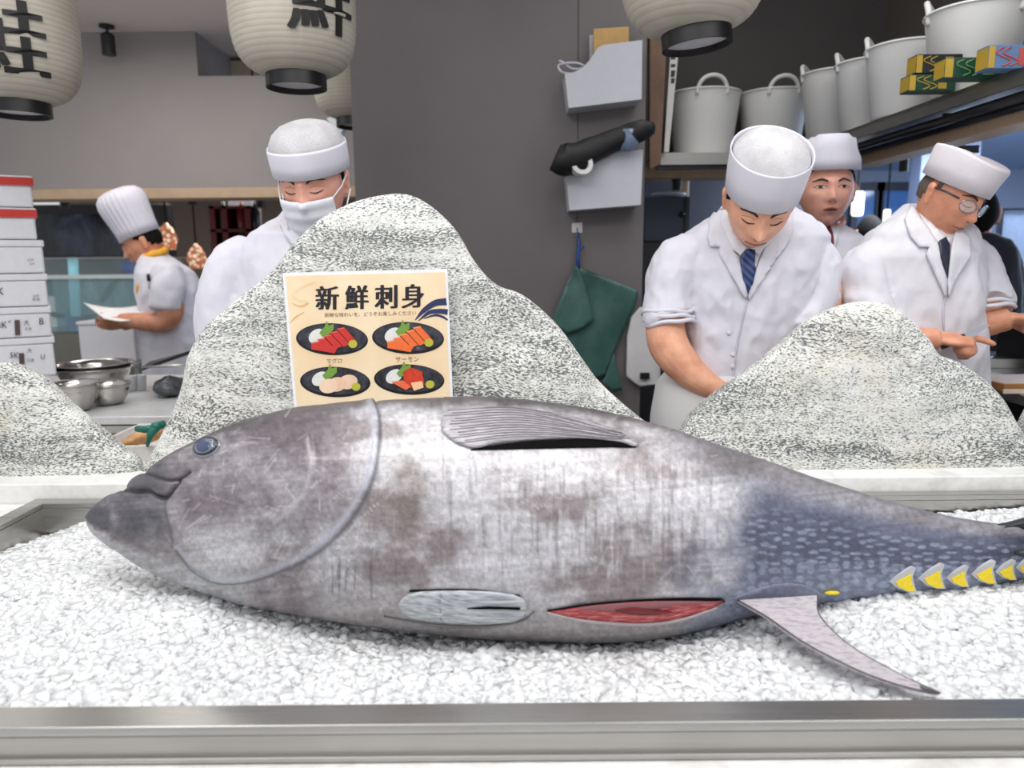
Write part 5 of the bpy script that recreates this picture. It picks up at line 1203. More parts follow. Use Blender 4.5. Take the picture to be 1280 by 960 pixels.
MB().prism([at(408, 148, 3.62), at(440, 136, 3.62), at(440, 148, 3.62), at(424, 168, 3.62)], (0, .06, 0)).build('panel_face', M('pale_sign', (216, 224, 224), 0.5), P)
q = at(436, 139, 3.65); MB().tube([q, (q[0], q[1], CEIL)], .006, 8).build('hanging_rod', m_steel, P, True)
# spotlights
def spot(px, py, Y, h, label, mount=None):
    c = at(px, py, Y); r = h * 0.24; P = empty('spotlight', c, label, 'spotlight', 'black track spotlights')
    MB().lathe(c, [(r * .8, -h * .5), (r, -h * .5), (r, h * .2), (r * .6, h * .28)], 24).build('lamp_head', m_black, P, True, auto=40)
    zt_ = mount if mount else c[2] + h * .56
    MB().lathe(c, [(r * .2, h * .28), (r * .2, zt_ - c[2] - h * .1), (r * 1.1, zt_ - c[2] - h * .09), (r * 1.1, zt_ - c[2])], 20).build('mount', m_black, P, True, auto=40); return P
q = at(135, 36, YL - 0.12)
spot(135, 51, YL - 0.12, 0.14, 'black spotlight high on the grey left partition', CEIL)
for k, (x, y, l) in enumerate(((80, 247, 'black spotlight under the partition near the red-lidded boxes'), (160, 243, 'black spotlight behind the tall pleated hat'), (239, 244, 'black spotlight above the glowing copper lamps'), (325, 248, 'black spotlight beside the masked chef'))):
    spot(x, y, 4.5, 0.11, l, CEIL)
spot(1130, 203, 4.2, 0.1, 'black spotlight on the hall ceiling beside the older chef', 2.30); spot(846, 225, 3.55, 0.09, 'black spotlight under the tub shelf near the pillar', zs - .086)
# copper pendants
def copper():
    t = NT('pierced_copper'); v = t.coord(); w = t.n('ShaderNodeTexVoronoi'); w.inputs['Scale'].default_value = 34; t.l(v, w.inputs['Vector'])
    c = t.ramp(w.outputs['Distance'], [(0.25, lin((255, 232, 200))), (0.55, lin((176, 104, 72)))]); t.base(c); t.set(Metallic=0.6, Roughness=0.3)
    t.l(c, t.b.inputs['Emission Color']); t.b.inputs['Emission Strength'].default_value = 0.55; return t.m
m_cop = copper()
for x, y, r, l in ((210, 292, 1.0, 'glowing copper pendant lamp behind the tall-hatted chef\'s head'), (247, 316, 0.95, 'glowing copper pendant lamp nearer the dark red rack')):
    c = at(x, y + 20, 4.95); P = empty('pendant_lamp', c, l, 'lamp', 'copper pendant lamps'); k = 0.108 * r
    MB().lathe(c, [(k * .45, 0), (k * .5, .3 * k), (k * .62, .6 * k), (k * .52, .95 * k), (k * .36, 1.3 * k), (k * .18, 1.45 * k), (k * .08, 1.6 * k)], 24).build('shade', m_cop, P, True)
    MB().tube([c + (0, 0, 1.55 * k), (c[0], c[1], CEIL)], 0.006, 6).build('cord', m_cord, P, True)
tag(MB().ell(at(206, 285, 5.0), (.10, .08, .12), 20, 14).build('round_stool_back', M('pale_oval', (206, 188, 180), 0.6), None, True), 'pale oval shade behind the copper pendant lamp', 'shade') if False else None
# red rack with bottles
A = at(264, 258, 5.6); B = at(302, 372, 5.6)
P = empty('bottle_rack', ((A[0] + B[0]) / 2, 5.7, 0), 'dark red rack with bottles behind the copper lamps', 'rack')
m_red = M('dark_red_paint', (110, 22, 30), 0.4)
MB().span((A[0], 5.75, 0), (B[0] + .1, 5.8, A[2])).build('back_panel', M('rack_back', (40, 20, 24), 0.6), P)
for xx in (A[0], (A[0] + B[0]) / 2, B[0] + .08): MB().span((xx, 5.55, 0), (xx + .04, 5.75, A[2])).build('post', m_red, P)
zz = np.linspace(B[2], A[2], 5)
for z in zz: MB().span((A[0], 5.55, z - .02), (B[0] + .12, 5.75, z)).build('shelf', m_red, P)
P0 = None
for i, z in enumerate(zz[:-1]):
    for j in range(3):
        c = (A[0] + .09 + .1 * j + (.03 if j else 0), 5.6, z + .001); col_ = ((40, 90, 50), (120, 30, 36), (30, 32, 36))[(i + j) % 3]
        Q = MB().lathe(c, [(.032, 0), (.034, .01), (.034, .12), (.014, .16), (.012, .2)], 14).build('bottle', M('bottle_%d' % ((i + j) % 3), col_, 0.15), None, True)
        tag(Q, ('dark green', 'dark red', 'black')[(i + j) % 3] + ' bottle on the ' + ('lowest visible', 'second lowest', 'second highest', 'top')[i] + ' shelf of the red rack', 'bottle', 'bottles on the red rack')
# ================================================================== polystyrene fish boxes
m_foam = M('polystyrene', (222, 222, 226), 0.7, var=0.03, scale=60, bump=0.1); m_redl = M('red_tape', (196, 44, 30), 0.5)
PV = at(41, 228, 2.45); RB = rotm(0, 0, math.radians(33)); ys = [220, 260, 300, 342, 383, 421, 470]
def bpt(x, y, z): return np.array((PV[0], PV[1], 0)) + RB @ np.array((x, y, z))
NB = RB @ np.array((0, -1.0, 0))
def bface(px, py, lift=0.002):
    d = ray(px, py); p0 = np.array((PV[0], PV[1], 0)) + NB * lift; return CAM + d * (((p0 - CAM) @ NB) / (d @ NB))
def bbox(x0, x1, y0, y1, z0, z1): return MB().box(bpt((x0 + x1) / 2, (y0 + y1) / 2, (z0 + z1) / 2), (x1 - x0, y1 - y0, z1 - z0), RB)
labs = ['topmost foam box of the stack, with a red taped lid', 'second foam box from the top, with a red taped lid', 'plain foam box right below the two red-lidded ones', 'foam box with a small black stamp, fourth from the top', 'foam box marked with a dark label and handwriting, fifth from the top', 'lowest visible foam box with handwriting, half behind the low granite slab']
boxes = []
for k in range(6):
    z1 = at(41, ys[k], 2.45)[2]; z0 = at(41, ys[k + 1], 2.45)[2] + 0.002; dx = 0.012 * (k > 1)
    P = empty('foam_box', bpt(-.28, .2, z0), labs[k], 'box', 'polystyrene boxes in the left stack')
    lid = 0.032 if k < 2 else 0.022
    bbox(-.55, dx - .005, .004, .36, z0, z1 - lid).build('box_body', m_foam, P, bevel=0.006)
    bbox(-.556, dx, 0, .366, z1 - lid + .0005, z1 - .0005).build('lid', m_foam, P, bevel=0.004)
    if k < 2: bbox(-.558, .002, -.003, -.0005, z1 - lid + .001, z1 - .006).build('red_tape', m_redl, P)
    boxes.append((P, z0, z1))
m_mark = M('marker_ink', (40, 36, 40), 0.6)
def boxtext(txt, px, py, h, parent):
    co, fs = text_mesh(txt, 1.0); s_ = h / max(co[:, 1].max() - co[:, 1].min(), 1e-6); V = [bface(px + c_[0] * s_, py - c_[1] * s_) for c_ in co]
    MB().add(V, fs).build('handwriting', m_mark, parent)
def boxrect(x0, y0, x1, y1, parent, mat=None): MB().prism([bface(x0, y0), bface(x1, y0), bface(x1 + .8, y1), bface(x0 + .8, y1)], -NB * .002).build('paper_label', mat or M('dark_label', (84, 66, 66), 0.6), parent)
boxtext('LOT', 38.5, 325, 3, boxes[2][0]); boxtext('2-4', 40, 329.5, 3, boxes[2][0]); boxtext('K', 1, 364, 9, boxes[3][0]); boxtext('LOT', 45, 370, 3, boxes[3][0]); boxtext('28-40', 45, 374, 3, boxes[3][0])
boxtext('sK', 3, 406, 8, boxes[4][0]); boxrect(18, 400, 24.5, 419, boxes[4][0]); boxtext('大', 33, 403, 7, boxes[4][0]); boxtext('北海', 35, 411, 4, boxes[4][0]); boxtext('B', 52, 401.5, 8, boxes[4][0]); boxtext('<', 12, 402, 4, boxes[4][0])
boxtext('5K', 18, 444, 7, boxes[5][0]); boxrect(23.5, 441.5, 30, 455, boxes[5][0]); boxtext('大', 37, 438, 6, boxes[5][0]); boxtext('北海', 38, 450, 4, boxes[5][0]); boxtext('U', 53.5, 446, 6, boxes[5][0])
zbx = boxes[-1][1]
# ================================================================== left worktops and what stands on them
W1, W2 = 0.925, 1.0
P = empty('prep_counter', (-1.3, 2.0, 0), 'white topped low prep counter behind the low granite slab', 'counter')
MB().span((-2.2, 1.82, W1 - .03), (-0.83, 2.14, W1)).build('worktop', M('white_board', (226, 224, 222), 0.4), P, bevel=.003)
MB().span((-2.2, 1.9, 0), (-0.86, 2.12, W1 - .03)).build('base_cabinet', m_steel, P)
P = empty('steel_counter', (-1.5, 2.6, 0), 'raised steel edged counter carrying the bowls and foam boxes', 'counter')
MB().span((-2.6, 2.16, W2 - .025), (-0.86, 3.0, W2)).build('worktop', M('pale_steel_top', (206, 206, 206), 0.35, 0.2), P, bevel=.003)
MB().span((-2.6, 2.15, W2 - .05), (-0.86, 2.17, W2 - .027)).build('front_edge', m_steel, P, bevel=.004)
MB().span((-2.6, 2.2, 0), (-0.9, 2.98, W2 - .027)).build('base_cabinet', M('grey_cabinet', (126, 126, 120), 0.5), P)
if zbx > W2: tag(bbox(-.5, -.03, .03, .33, W2 + .001, zbx - .001).build('foam_slab', m_foam), 'foam slab under the stack of foam boxes', 'box')
m_bowl = steel('bowl_steel', (190, 186, 182), 0.16, (20, 20, 60))
def bowl(px, rim_py, Y, rpx, hpx, label, nested=0):
    r = rpx * Y / F; c = at(px, rim_py, Y); h = c[2] - W2 - .001; P = empty('steel_bowl', (c[0], c[1], W2), label, 'bowl', 'stainless steel bowls')
    for k in range(nested + 1):
        dz = .014 * k; c2 = np.array((c[0], c[1], W2 + .001 + dz)); hh = h - .014 * (nested - k) * 0 - (0 if k == nested else .014 * (nested - k))
        hh = h - dz if k == nested else h - .014 * (nested) + 0
        MB().lathe(c2, [(r * .45, 0), (r * .62, hh * .08), (r * .82, hh * .4), (r * .93, hh * .8), (r * .95, hh), (r * 1.04, hh + .002), (r * 1.04, hh + .005), (r * .94, hh + .004), (r * .90, hh * .8), (r * .78, hh * .42), (r * .58, hh * .12), (r * .3, hh * .06)], 48).build('bowl_shell' if k == 0 else 'nested_bowl', m_bowl, P, True)
    return P
bowl(117, 455, 2.66, 44, 28, 'wide steel bowls nested together beside the foam box', 1)
bowl(134, 481, 2.36, 27, 30, 'round steel bowl in front of the wide nested bowls')
bowl(91, 480, 2.26, 31, 36, 'steel bowl half hidden by the low granite slab')
a = at(95, 402, 3.95); b = at(166, 452, 3.95); ZC = b[2]
P = empty('foam_box', ((a[0] + b[0]) / 2, 4.0, ZC), 'plain white foam box under the hands of the tall-hatted chef', 'box')
MB().span((a[0] + .006, 3.95, ZC + .001), (b[0] + .02, 4.15, a[2] - .02)).build('box_body', m_foam, P, bevel=.006); MB().span((a[0], 3.944, a[2] - .0195), (b[0] + .026, 4.156, a[2])).build('lid', m_foam, P, bevel=.005)
P = empty('steel_cart', ((a[0] + b[0]) / 2, 4.0, 0), 'steel cart under the plain foam box', 'cart')
MB().span((a[0] - .05, 3.92, ZC - .03), (b[0] + .05, 4.18, ZC)).build('cart_top', m_steel, P, bevel=.003)
for xx in (a[0] - .03, b[0] + .01):
    for yy in (3.94, 4.14): MB().span((xx, yy, 0), (xx + .025, yy + .025, ZC - .03)).build('leg', m_steel, P)
for k, x in enumerate((163, 171)):
    c = at(x, 470, 2.6); tag(MB().lathe((c[0], 2.6 + .02 * k, W2 + .001), [(.018, 0), (.023, .055), (.025, .056), (.021, .054), (.016, .004)], 24).build('plastic_cup', M('clear_plastic', (210, 212, 214), 0.15, Alpha=0.55), None, True), ('clear plastic cup touching the wide nested bowls', 'clear plastic cup nearer the tall-hatted chef\'s apron')[k], 'cup', 'clear plastic cups')
P = empty('black_tray', at(210, 452, 2.5), 'slanted black flat tray resting over a dark bag', 'tray')
MB().prism([at(177, 459, 2.45), at(240, 437, 2.55), at(244, 437, 2.75), at(186, 452, 2.75)], (0, 0, -.012)).build('tray_plate', m_black, P, bevel=.002)
MB().tube([at(177, 459, 2.45), at(240, 456, 2.45)], .005, 8).build('tray_rim', m_steel, P, True)
mb = MB(); mb.ell((at(212, 466, 2.5)[0], 2.5, W2 + .034), (.055, .07, .034), 28, 18)
bag = mb.build('plastic_bag', M('grey_bag', (74, 76, 80), 0.3, var=0.5, scale=30), None, True); displace_mesh(bag.data, lambda co, nr: 0.010 * fbm(co * 30, 3, 3) * (co[:, 2] > W2 + .02)); tag(bag, 'crumpled grey plastic bag under the black tray', 'bag')
# white tub with fish pieces and green handle
P = empty('fish_tub', (at(170, 540, 1.97)[0], 1.97, W1), 'shallow white tub holding tan fish pieces', 'tub')
xa_, xb_ = at(126, 540, 1.93)[0], at(244, 540, 1.93)[0]; h = .06; m_tub = M('tub_white', (226, 222, 218), 0.4)
MB().span((xa_, 1.86, W1 + .001), (xb_, 2.13, W1 + .006)).build('tub_floor', m_tub, P)
for nm, p_, q_ in (('tub_wall', (xa_, 1.86), (xb_, 1.868)), ('tub_wall', (xa_, 2.122), (xb_, 2.13)), ('tub_wall', (xa_, 1.868), (xa_ + .008, 2.122)), ('tub_wall', (xb_ - .008, 1.868), (xb_, 2.122))):
    MB().span((*p_, W1 + .006), (*q_, W1 + h)).build(nm, m_tub, P, bevel=.002)
m_fil = M('tan_fish', (196, 146, 92), 0.4, var=0.35, scale=40)
for k, (x, y, rx) in enumerate(((165, 530, .045), (185, 524, .05), (200, 520, .045), (176, 538, .05))):
    Yk = 1.95 + .035 * (k % 3); c = at(x, y, Yk); o = MB().ell((c[0], Yk, W1 + .052 + .004 * k), (rx, .02, .016), 22, 12, rotm(0, -0.3, 0.3 * k)).build('fish_piece', m_fil, None, True)
    displace_mesh(o.data, lambda co, nr: .004 * fbm(co * 40, k, 3)); tag(o, ('tan fish piece at the open end of the white tub', 'tan fish piece lying across the white tub', 'tan fish piece against the tub\'s far wall', 'tan fish piece beside the green grip')[k], 'fish', 'fish pieces in the white tub')
P = empty('green_grip', at(195, 540, 1.87), 'dark green plastic grip resting on the white tub', 'tool')
MB().tube([at(171, 536, 1.88), at(182, 537, 1.87), at(194, 534, 1.87)], [.008, .010, .010], 10).tube([at(206, 530, 1.88), at(196, 533, 1.865), at(188, 543, 1.85), at(184, 558, 1.85)], [.010, .013, .009, .004], 10).build('grip', M('green_plastic', (26, 108, 92), 0.35), P, True)
MB().ell(at(195, 533, 1.862), (.014, .012, .012), 14, 10).build('grip_knob', M('green_plastic'), P, True)
# ================================================================== fish tank
YT = 4.5; a = at(44, 322, YT); b = at(190, 416, YT); xT0, xT1 = a[0] - .25, b[0] + .04
P = empty('fish_tank', ((xT0 + xT1) / 2, YT + .3, b[2]), 'glass fish tank with teal water behind the tall-hatted chef', 'tank')
t = NT('tank_water'); v = t.coord('Object', (1, 1, 0.35)); t.base(t.ramp(t.noise(v, 7, 3), [(0.3, lin((84, 128, 136))), (0.55, lin((120, 170, 176))), (0.75, lin((176, 214, 210)))])); t.set(Roughness=0.1, Alpha=0.5)
zw = at(100, 346, YT)[2]
t2 = NT('tank_back'); v = t2.coord('Object', (1, 1, .5)); t2.base(t2.ramp(t2.noise(v, 4, 3), [(0.3, lin((80, 120, 124))), (0.7, lin((160, 206, 204)))])); t2.b.inputs['Emission Color'].default_value = (0.35, 0.65, 0.68, 1); t2.b.inputs['Emission Strength'].default_value = 0.16  # teal glow put into the back panel, which is no lamp
MB().span((xT0, YT + .55, b[2]), (xT1, YT + .57, zw)).build('back_panel', t2.m, P)
MB().span((xT0 + .01, YT + .012, b[2] + .01), (xT1 - .01, YT + .54, zw)).build('water', t.m, P)
MB().span((xT0, YT, b[2]), (xT1, YT + .008, a[2])).build('front_glass', M('tank_glass', (190, 205, 210), 0.05, Alpha=0.12), P)
MB().span((xT0, YT - .01, zw - .012), (xT1, YT + .0, zw + .012)).build('water_line_band', M('tank_band', (214, 222, 220), 0.3), P)
MB().span((xT0, YT - .006, a[2] - .012), (xT1, YT + .57, a[2])).build('top_rim', M('tank_rim', (160, 166, 168), 0.3, Alpha=.6), P)
MB().span((xT0, YT + .25, zw), (xT1, YT + .56, a[2] - .012)).build('upper_glass', M('tank_upper', (116, 128, 136), 0.1, Alpha=.7), P)
tag(MB().tube([at(91, 322, YT + .05), at(92, 345, YT + .05), at(95, 395, YT + .05)], .028, 14).build('tube', M('aqua_tube', (150, 220, 235), 0.15, emit=.25), None, True), 'pale blue upright tube in the fish tank', 'tube')  # the tube's colour is made to glow, though it is no lamp
q0 = at(80, 392, YT + .06); q1 = at(97, 414, YT + .06)
bk = empty('basket', ((q0[0] + q1[0]) / 2, YT + .1, q1[2]), 'blue plastic basket in the fish tank', 'basket')
MB().box(((q0[0] + q1[0]) / 2, YT + .1, (q0[2] + q1[2]) / 2), (q1[0] - q0[0], .08, q0[2] - q1[2]), taper=.85).build('basket_body', M('basket_blue', (40, 104, 190), 0.4), bk)
MB().tube([(q0[0] + .01, YT + .06, q0[2]), ((q0[0] + q1[0]) / 2, YT + .06, q0[2] + .035), (q1[0] - .01, YT + .06, q0[2])], .004, 6).build('basket_handle', M('basket_blue'), bk, True)
for k, (x, y, l, an) in enumerate(((72, 394, .07, .2), (110, 397, .08, -.1), (136, 364, .09, -.9))):
    c = at(x, y, YT + .1); o = MB().ell(c, (l, .02, l * .24), 20, 10, rotm(0, an, 0)).prism([c + rotm(0, an, 0) @ np.array(p) for p in ((l * .8, 0, 0), (l * 1.3, 0, l * .3), (l * 1.3, 0, -l * .3))], (0, .004, 0)).build('live_fish', M('dark_fish', (50, 58, 56), 0.4), None, True)
    tag(o, ('small dark fish left of the blue basket in the tank', 'small dark fish right of the blue basket in the tank', 'dark fish slanting upward in the tank')[k], 'fish', 'fish in the tank')
tag(MB().ell(at(161, 334, YT + .2), (.045,) * 3, 20, 14).build('float_ball', M('ball_blue', (70, 110, 220), 0.4), None, True), 'blue float ball at the top of the fish tank', 'ball')
P = empty('tank_stand', ((xT0 + xT1) / 2, YT + .3, 0), 'grey green cabinet under the fish tank', 'cabinet'); MB().span((xT0, YT - .01, .05), (xT1, YT + .57, b[2] - .001)).build('cabinet_body', M('stand_grey', (118, 118, 106), 0.5), P, bevel=.004)
MB().span((xT0 + .03, YT + .02, 0), (xT1 - .03, YT + .5, .05)).build('plinth', m_black, P)
# ================================================================== tub shelf
m_tubw = M('tub_plastic', (212, 211, 208), 0.45, var=0.03, scale=8)
ZS = at(1050, 166, 2.75)[2]
e0 = atz(1012, 180, ZS); e1 = atz(1280, 83, ZS); dv_ = (e1 - e0) / np.linalg.norm(e1 - e0); e2 = e1 + dv_ * .35
XW = XS - .02
shelf = empty('wall_shelf', (e1[0] + .2, e1[1], ZS - .2), 'long steel wall shelf carrying white tubs above the passage', 'shelf')
def slabpoly(pts, z0, z1): return MB().prism([(p[0], p[1], z1) for p in pts], (0, 0, z0 - z1))
slabpoly([e0, e2, (XW, e2[1]), (XW, e0[1])], ZS - .012, ZS).build('shelf_board', m_steel, shelf)
nrm = np.array((-dv_[1], dv_[0], 0)); nrm = nrm if nrm[0] > 0 else -nrm
slabpoly([e0, e2, e2 + nrm * .006, e0 + nrm * .006], ZS - .04, ZS).build('front_lip', steel('shelf_lip', (150, 148, 144), 0.35), shelf)
for k, o_ in enumerate((.03, .10, .17)): MB().tube([e0 + nrm * o_ + (0, 0, -.06), e2 + nrm * o_ + (0, 0, -.06)], .014, 10).build('rail', M('dark_rail', (40, 40, 44), 0.3, .6), shelf, True)
for u in (.15, .55, .9):
    q = e0 * (1 - u) + e2 * u; MB().prism([(q[0] + .02, q[1], ZS - .042), (XW, q[1], ZS - .042), (XW, q[1], ZS - .07), (q[0] + .02, q[1], ZS - .06)], (0, .01, 0)).build('bracket', M('dark_rail'), shelf)
def onplane(px, py, off):
    p0 = e0 + nrm * off; d = ray(px, py); return CAM + d * (((p0 - CAM) @ nrm) / (d @ nrm))
A_, B_, C_, D_ = onplane(1290, 114, .12), onplane(1290, 150, .12), onplane(1064, 209.5, .12), onplane(1064, 186, .12)
A2, B2 = A_ + (A_ - D_) * .4, B_ + (B_ - C_) * .4
st(MB().prism([A2, B2, C_, D_], nrm * .09), 'trim_2', m_wood, bevel=.003)
bs0 = at(822, 192, 3.12); bs1x = at(1035, 192, 3.12)[0]; ZB = bs0[2]
bsh = empty('wall_shelf', (bs0[0] + .3, 3.3, ZB - .1), 'short steel shelf behind the chef with the blue tie, carrying two tubs', 'shelf')
MB().span((bs0[0], 3.12, ZB - .012), (bs1x, YR, ZB)).build('shelf_board', m_steel, bsh); MB().span((bs0[0], 3.112, ZB - .045), (bs1x, 3.12, ZB + .002)).build('front_lip', steel('shelf_lip'), bsh)
MB().span((bs0[0], 3.13, ZB - .06), (bs1x, 3.16, ZB - .04)).build('rail', M('dark_rail'), bsh)
def tubm(c, rt, rb, h, label, hang=0.0):
    P = empty('storage_tub', c, label, 'tub', 'white flexible tubs'); c = np.array(c, float)
    MB().lathe(c + (0, 0, .001), [(rb * .92, 0), (rb, .006), (rt, h), (rt + .006, h + .003), (rt + .004, h + .008), (rt - .006, h + .004), (rb - .004, .01), (rb * .3, .01)], 48).build('tub_body', m_tubw, P, True, auto=50)
    for s_ in (1, -1):
        d = np.array((math.cos(hang), math.sin(hang), 0)) * s_; w = np.array((-d[1], d[0], 0)); R_ = rt - .003
        pts = [c + d * math.sqrt(max(R_ ** 2 - x * x, 0)) + w * x + np.array((0, 0, h - .02 + zz_)) for x, zz_ in ((-.062, 0), (-.056, .035), (-.036, .062), (0, .072), (.036, .062), (.056, .035), (.062, 0))]
        MB().tube(smoothline(np.array(pts), 24), .0085, 10).build('handle', m_tubw, P, True)
    return P
c = at(881, 190, 3.27); tubm((c[0] - .006, 3.29, ZB), .150, .118, .255, 'white tub nearest the pillar on the short shelf', math.pi / 2)
c = at(962, 190, 3.31); tubm((c[0] + .012, 3.33, ZB), .143, .112, .262, 'white tub beside the pillar-side tub on the short shelf', math.pi / 2)
fronts = [((1016, 178), .088, .120, .25, 'white tub at the inner corner end of the long shelf'), ((1058, 164), .080, .106, .225, 'white tub second from the inner corner of the long shelf'),
          ((1101, 147), .096, .124, .212, 'white tub behind the two stacked dark wrap boxes'), ((1181, 118), .098, .126, .215, 'white tub behind the long green wrap box')]
for k, ((x, y), rb, rt, hh, l) in enumerate(fronts):
    q = atz(x, y, ZS); tubm((q[0] + rb * .96, q[1] + rb * .45, ZS), rt, rb, hh, l, 2.5)
def wrapbox(px0, px1, z, Y, h, c0, c1, label):
    x0, x1 = at(px0, 100, Y)[0], at(px1, 100, Y)[0] + .05; dpt = .05; P = empty('wrap_box', (x0, Y, z), label, 'box', 'boxes of kitchen wrap'); L = x1 - x0
    MB().span((x0, Y, z + .001), (x1, Y + dpt, z + h)).build('carton', M('carton_%d_%d' % (c0[0], c0[1]), c0, 0.4), P, bevel=.002)
    MB().span((x0 - .001, Y + .003, z + .004), (x0, Y + dpt - .003, z + h - .004)).build('end_panel', M('carton_yellow', (168, 138, 44), 0.5), P)
    MB().span((x0, Y - .001, z + .003), (x0 + L * .13, Y, z + h - .003)).build('front_panel', M('carton_yellow'), P)
    for u in (.3, .45): MB().tube([(x0 + L * u + .018 * math.sin(s_), Y - .0005, z + h * .12 + h * .76 * s_ / 6.3) for s_ in np.linspace(0, 6.3, 12)], .0018, 6).build('printed_curve', M('carton_mark_%d' % c1[0], c1, 0.5), P, True)
    MB().span((x0 + L * .62, Y - .001, z + h * .15), (x0 + L * .8, Y, z + h * .85)).build('side_panel', M('carton_mark_%d' % c1[0]), P)
ya_ = atz(1178, 120, ZS)[1] - .06; yb_ = atz(1232, 100, ZS)[1] - .02
wrapbox(1137, 1172, ZS, ya_, .044, (24, 60, 44), (150, 126, 46), 'dark green wrap box lying on the long shelf edge')
wrapbox(1144, 1178, ZS + .045, ya_, .05, (22, 24, 24), (152, 128, 44), 'black and yellow wrap box stacked on the dark green one')
wrapbox(1180, 1232, ZS, yb_, .05, (18, 62, 44), (96, 128, 66), 'long green wrap box against the nearest white tub')
wrapbox(1233, 1267, ZS, yb_ - .09, .055, (84, 112, 150), (170, 70, 66), 'light blue wrap box beside the long green one')
# wooden riser under the two nearest wrap boxes
P = empty('slat_crate', at(1268, 60, 1.95), 'dark slatted crate at the end of the long shelf', 'crate')
q = at(1271, 75, 1.92)
for k in range(5): MB().span((q[0], 1.85, ZS + .002 + .05 * k), (q[0] + .3, 1.86, ZS + .038 + .05 * k)).build('slat', M('dark_slat', (58, 52, 50), 0.6), P)
for xx in (q[0] + .005, q[0] + .26): MB().span((xx, 1.862, ZS + .001), (xx + .02, 1.882, ZS + .26)).build('post', M('dark_slat'), P)
MB().span((q[0], 1.883, ZS + .001), (q[0] + .3, 1.99, ZS + .012)).build('crate_floor', M('dark_slat'), P)
# ================================================================== file bins on the pillar
m_bin = M('grey_file_plastic', (196, 197, 204), 0.45, var=0.02)
def filebin(out, label, Yf=2.83):
    Ls = np.array(out, float); P = empty('file_bin', at(out[0][0], out[0][1], Yf), label, 'bin', 'file bins on the pillar')
    F_ = [at(p[0], p[1], Yf) for p in Ls]
    MB().prism(F_, (0, .004, 0)).build('front_panel', m_bin, P)
    Bk = [p + np.array((0, YP - Yf - .006, 0)) for p in F_]; MB().prism(Bk, (0, .004, 0)).build('back_panel', m_bin, P)
    n = len(F_); w = .004
    def pan(i, j, nm):
        a_, b_ = F_[i], F_[j]; d = b_ - a_; nn = np.cross(d, (0, 1, 0)); nn /= np.linalg.norm(nn); ctr = (F_[0] + F_[n // 2]) / 2; nn = nn if nn @ (ctr - a_) > 0 else -nn
        o0, o1 = np.array((0, .0045, 0)), np.array((0, YP - Yf - .007, 0))
        MB().add([a_ + o0, b_ + o0, b_ + o1, a_ + o1, a_ + o0 + nn * w, b_ + o0 + nn * w, b_ + o1 + nn * w, a_ + o1 + nn * w], [(0, 1, 2, 3), (7, 6, 5, 4), (0, 4, 5, 1), (1, 5, 6, 2), (2, 6, 7, 3), (3, 7, 4, 0)]).build(nm, m_bin, P)
    pan(n - 1, 0, 'side_panel'); pan(n - 2, n - 1, 'bottom_panel'); pan(n - 3, n - 2, 'side_panel'); return P
filebin([(706, 92), (718, 90), (728, 85), (738, 74), (747, 60), (754, 56), (803, 50), (802, 124), (711, 135)], 'upper grey file bin on the pillar, holding cardboard')
filebin([(708, 220), (720, 219), (730, 214), (739, 203), (747, 193), (754, 190), (804, 187), (801, 256), (712, 263)], 'lower grey file bin on the pillar, holding a black bag')
tag(MB().prism([at(742, 36, 2.88), at(786, 33, 2.88), at(787, 110, 2.88), at(742, 112, 2.88)], (0, .02, 0)).build('cardboard_folder', M('kraft', (196, 156, 98), 0.7), None, bevel=.002), 'tan cardboard sheets standing in the upper file bin', 'cardboard')
tag(MB().prism([at(737, 44, 2.91), at(760, 42, 2.91), at(760, 100, 2.91), at(737, 104, 2.91)], (0, .006, 0)).build('paper_sheet', M('pale_paper', (188, 190, 196), 0.7), None), 'pale paper behind the tan cardboard in the upper bin', 'paper')
tag(MB().tube(smoothline(np.array([at(x, y, 2.84 + .01 * math.sin(x)) for x, y in ((712, 92), (702, 90), (698, 82), (708, 79), (722, 79), (731, 84), (716, 86), (704, 78), (699, 76))]), 50), .004, 8).build('white_cable', M('cable_white', (196, 196, 204), 0.5), None, True), 'looped white cable hanging over the edge of the upper file bin', 'cable')
mb = MB(); L_ = smoothline(np.array([[*at(x, y, Y_), r * 2.86 / F] for x, y, r, Y_ in ((694, 196, 16, 2.78), (705, 200, 19, 2.78), (722, 196, 17, 2.79), (750, 183, 14, 2.80), (780, 171, 13, 2.80), (800, 164, 12, 2.79), (817, 160, 7, 2.79))]), 30)
mb.tube(L_[:, :3], L_[:, 3], 16); o = mb.build('black_bag', M('black_nylon', (14, 14, 16), 0.6, bump=.3), None, True); displace_mesh(o.data, lambda co, nr: .004 * fbm(co * 28, 2, 3)); tag(o, 'folded black nylon bag stuffed over the lower file bin', 'bag')
c = at(725, 208, 2.775); tag(MB().lathe(c, [(.024, 0), (.040, 0), (.040, .03), (.024, .03), (.024, 0)], 32, (0.2, -1, .25), cap=False).build('tape_roll', M('tape_white', (206, 206, 204), 0.4), None, True, auto=40), 'white tape roll lodged in the lower file bin', 'tape')
c = at(786, 188, 2.79); tag(MB().lathe(c, [(.03, 0), (.036, .07), (.037, .07), (.031, .002)], 24).build('plastic_cup', M('clear_blue', (150, 170, 200), 0.1, Alpha=.45), None, True), 'clear plastic cup in the lower file bin', 'cup')
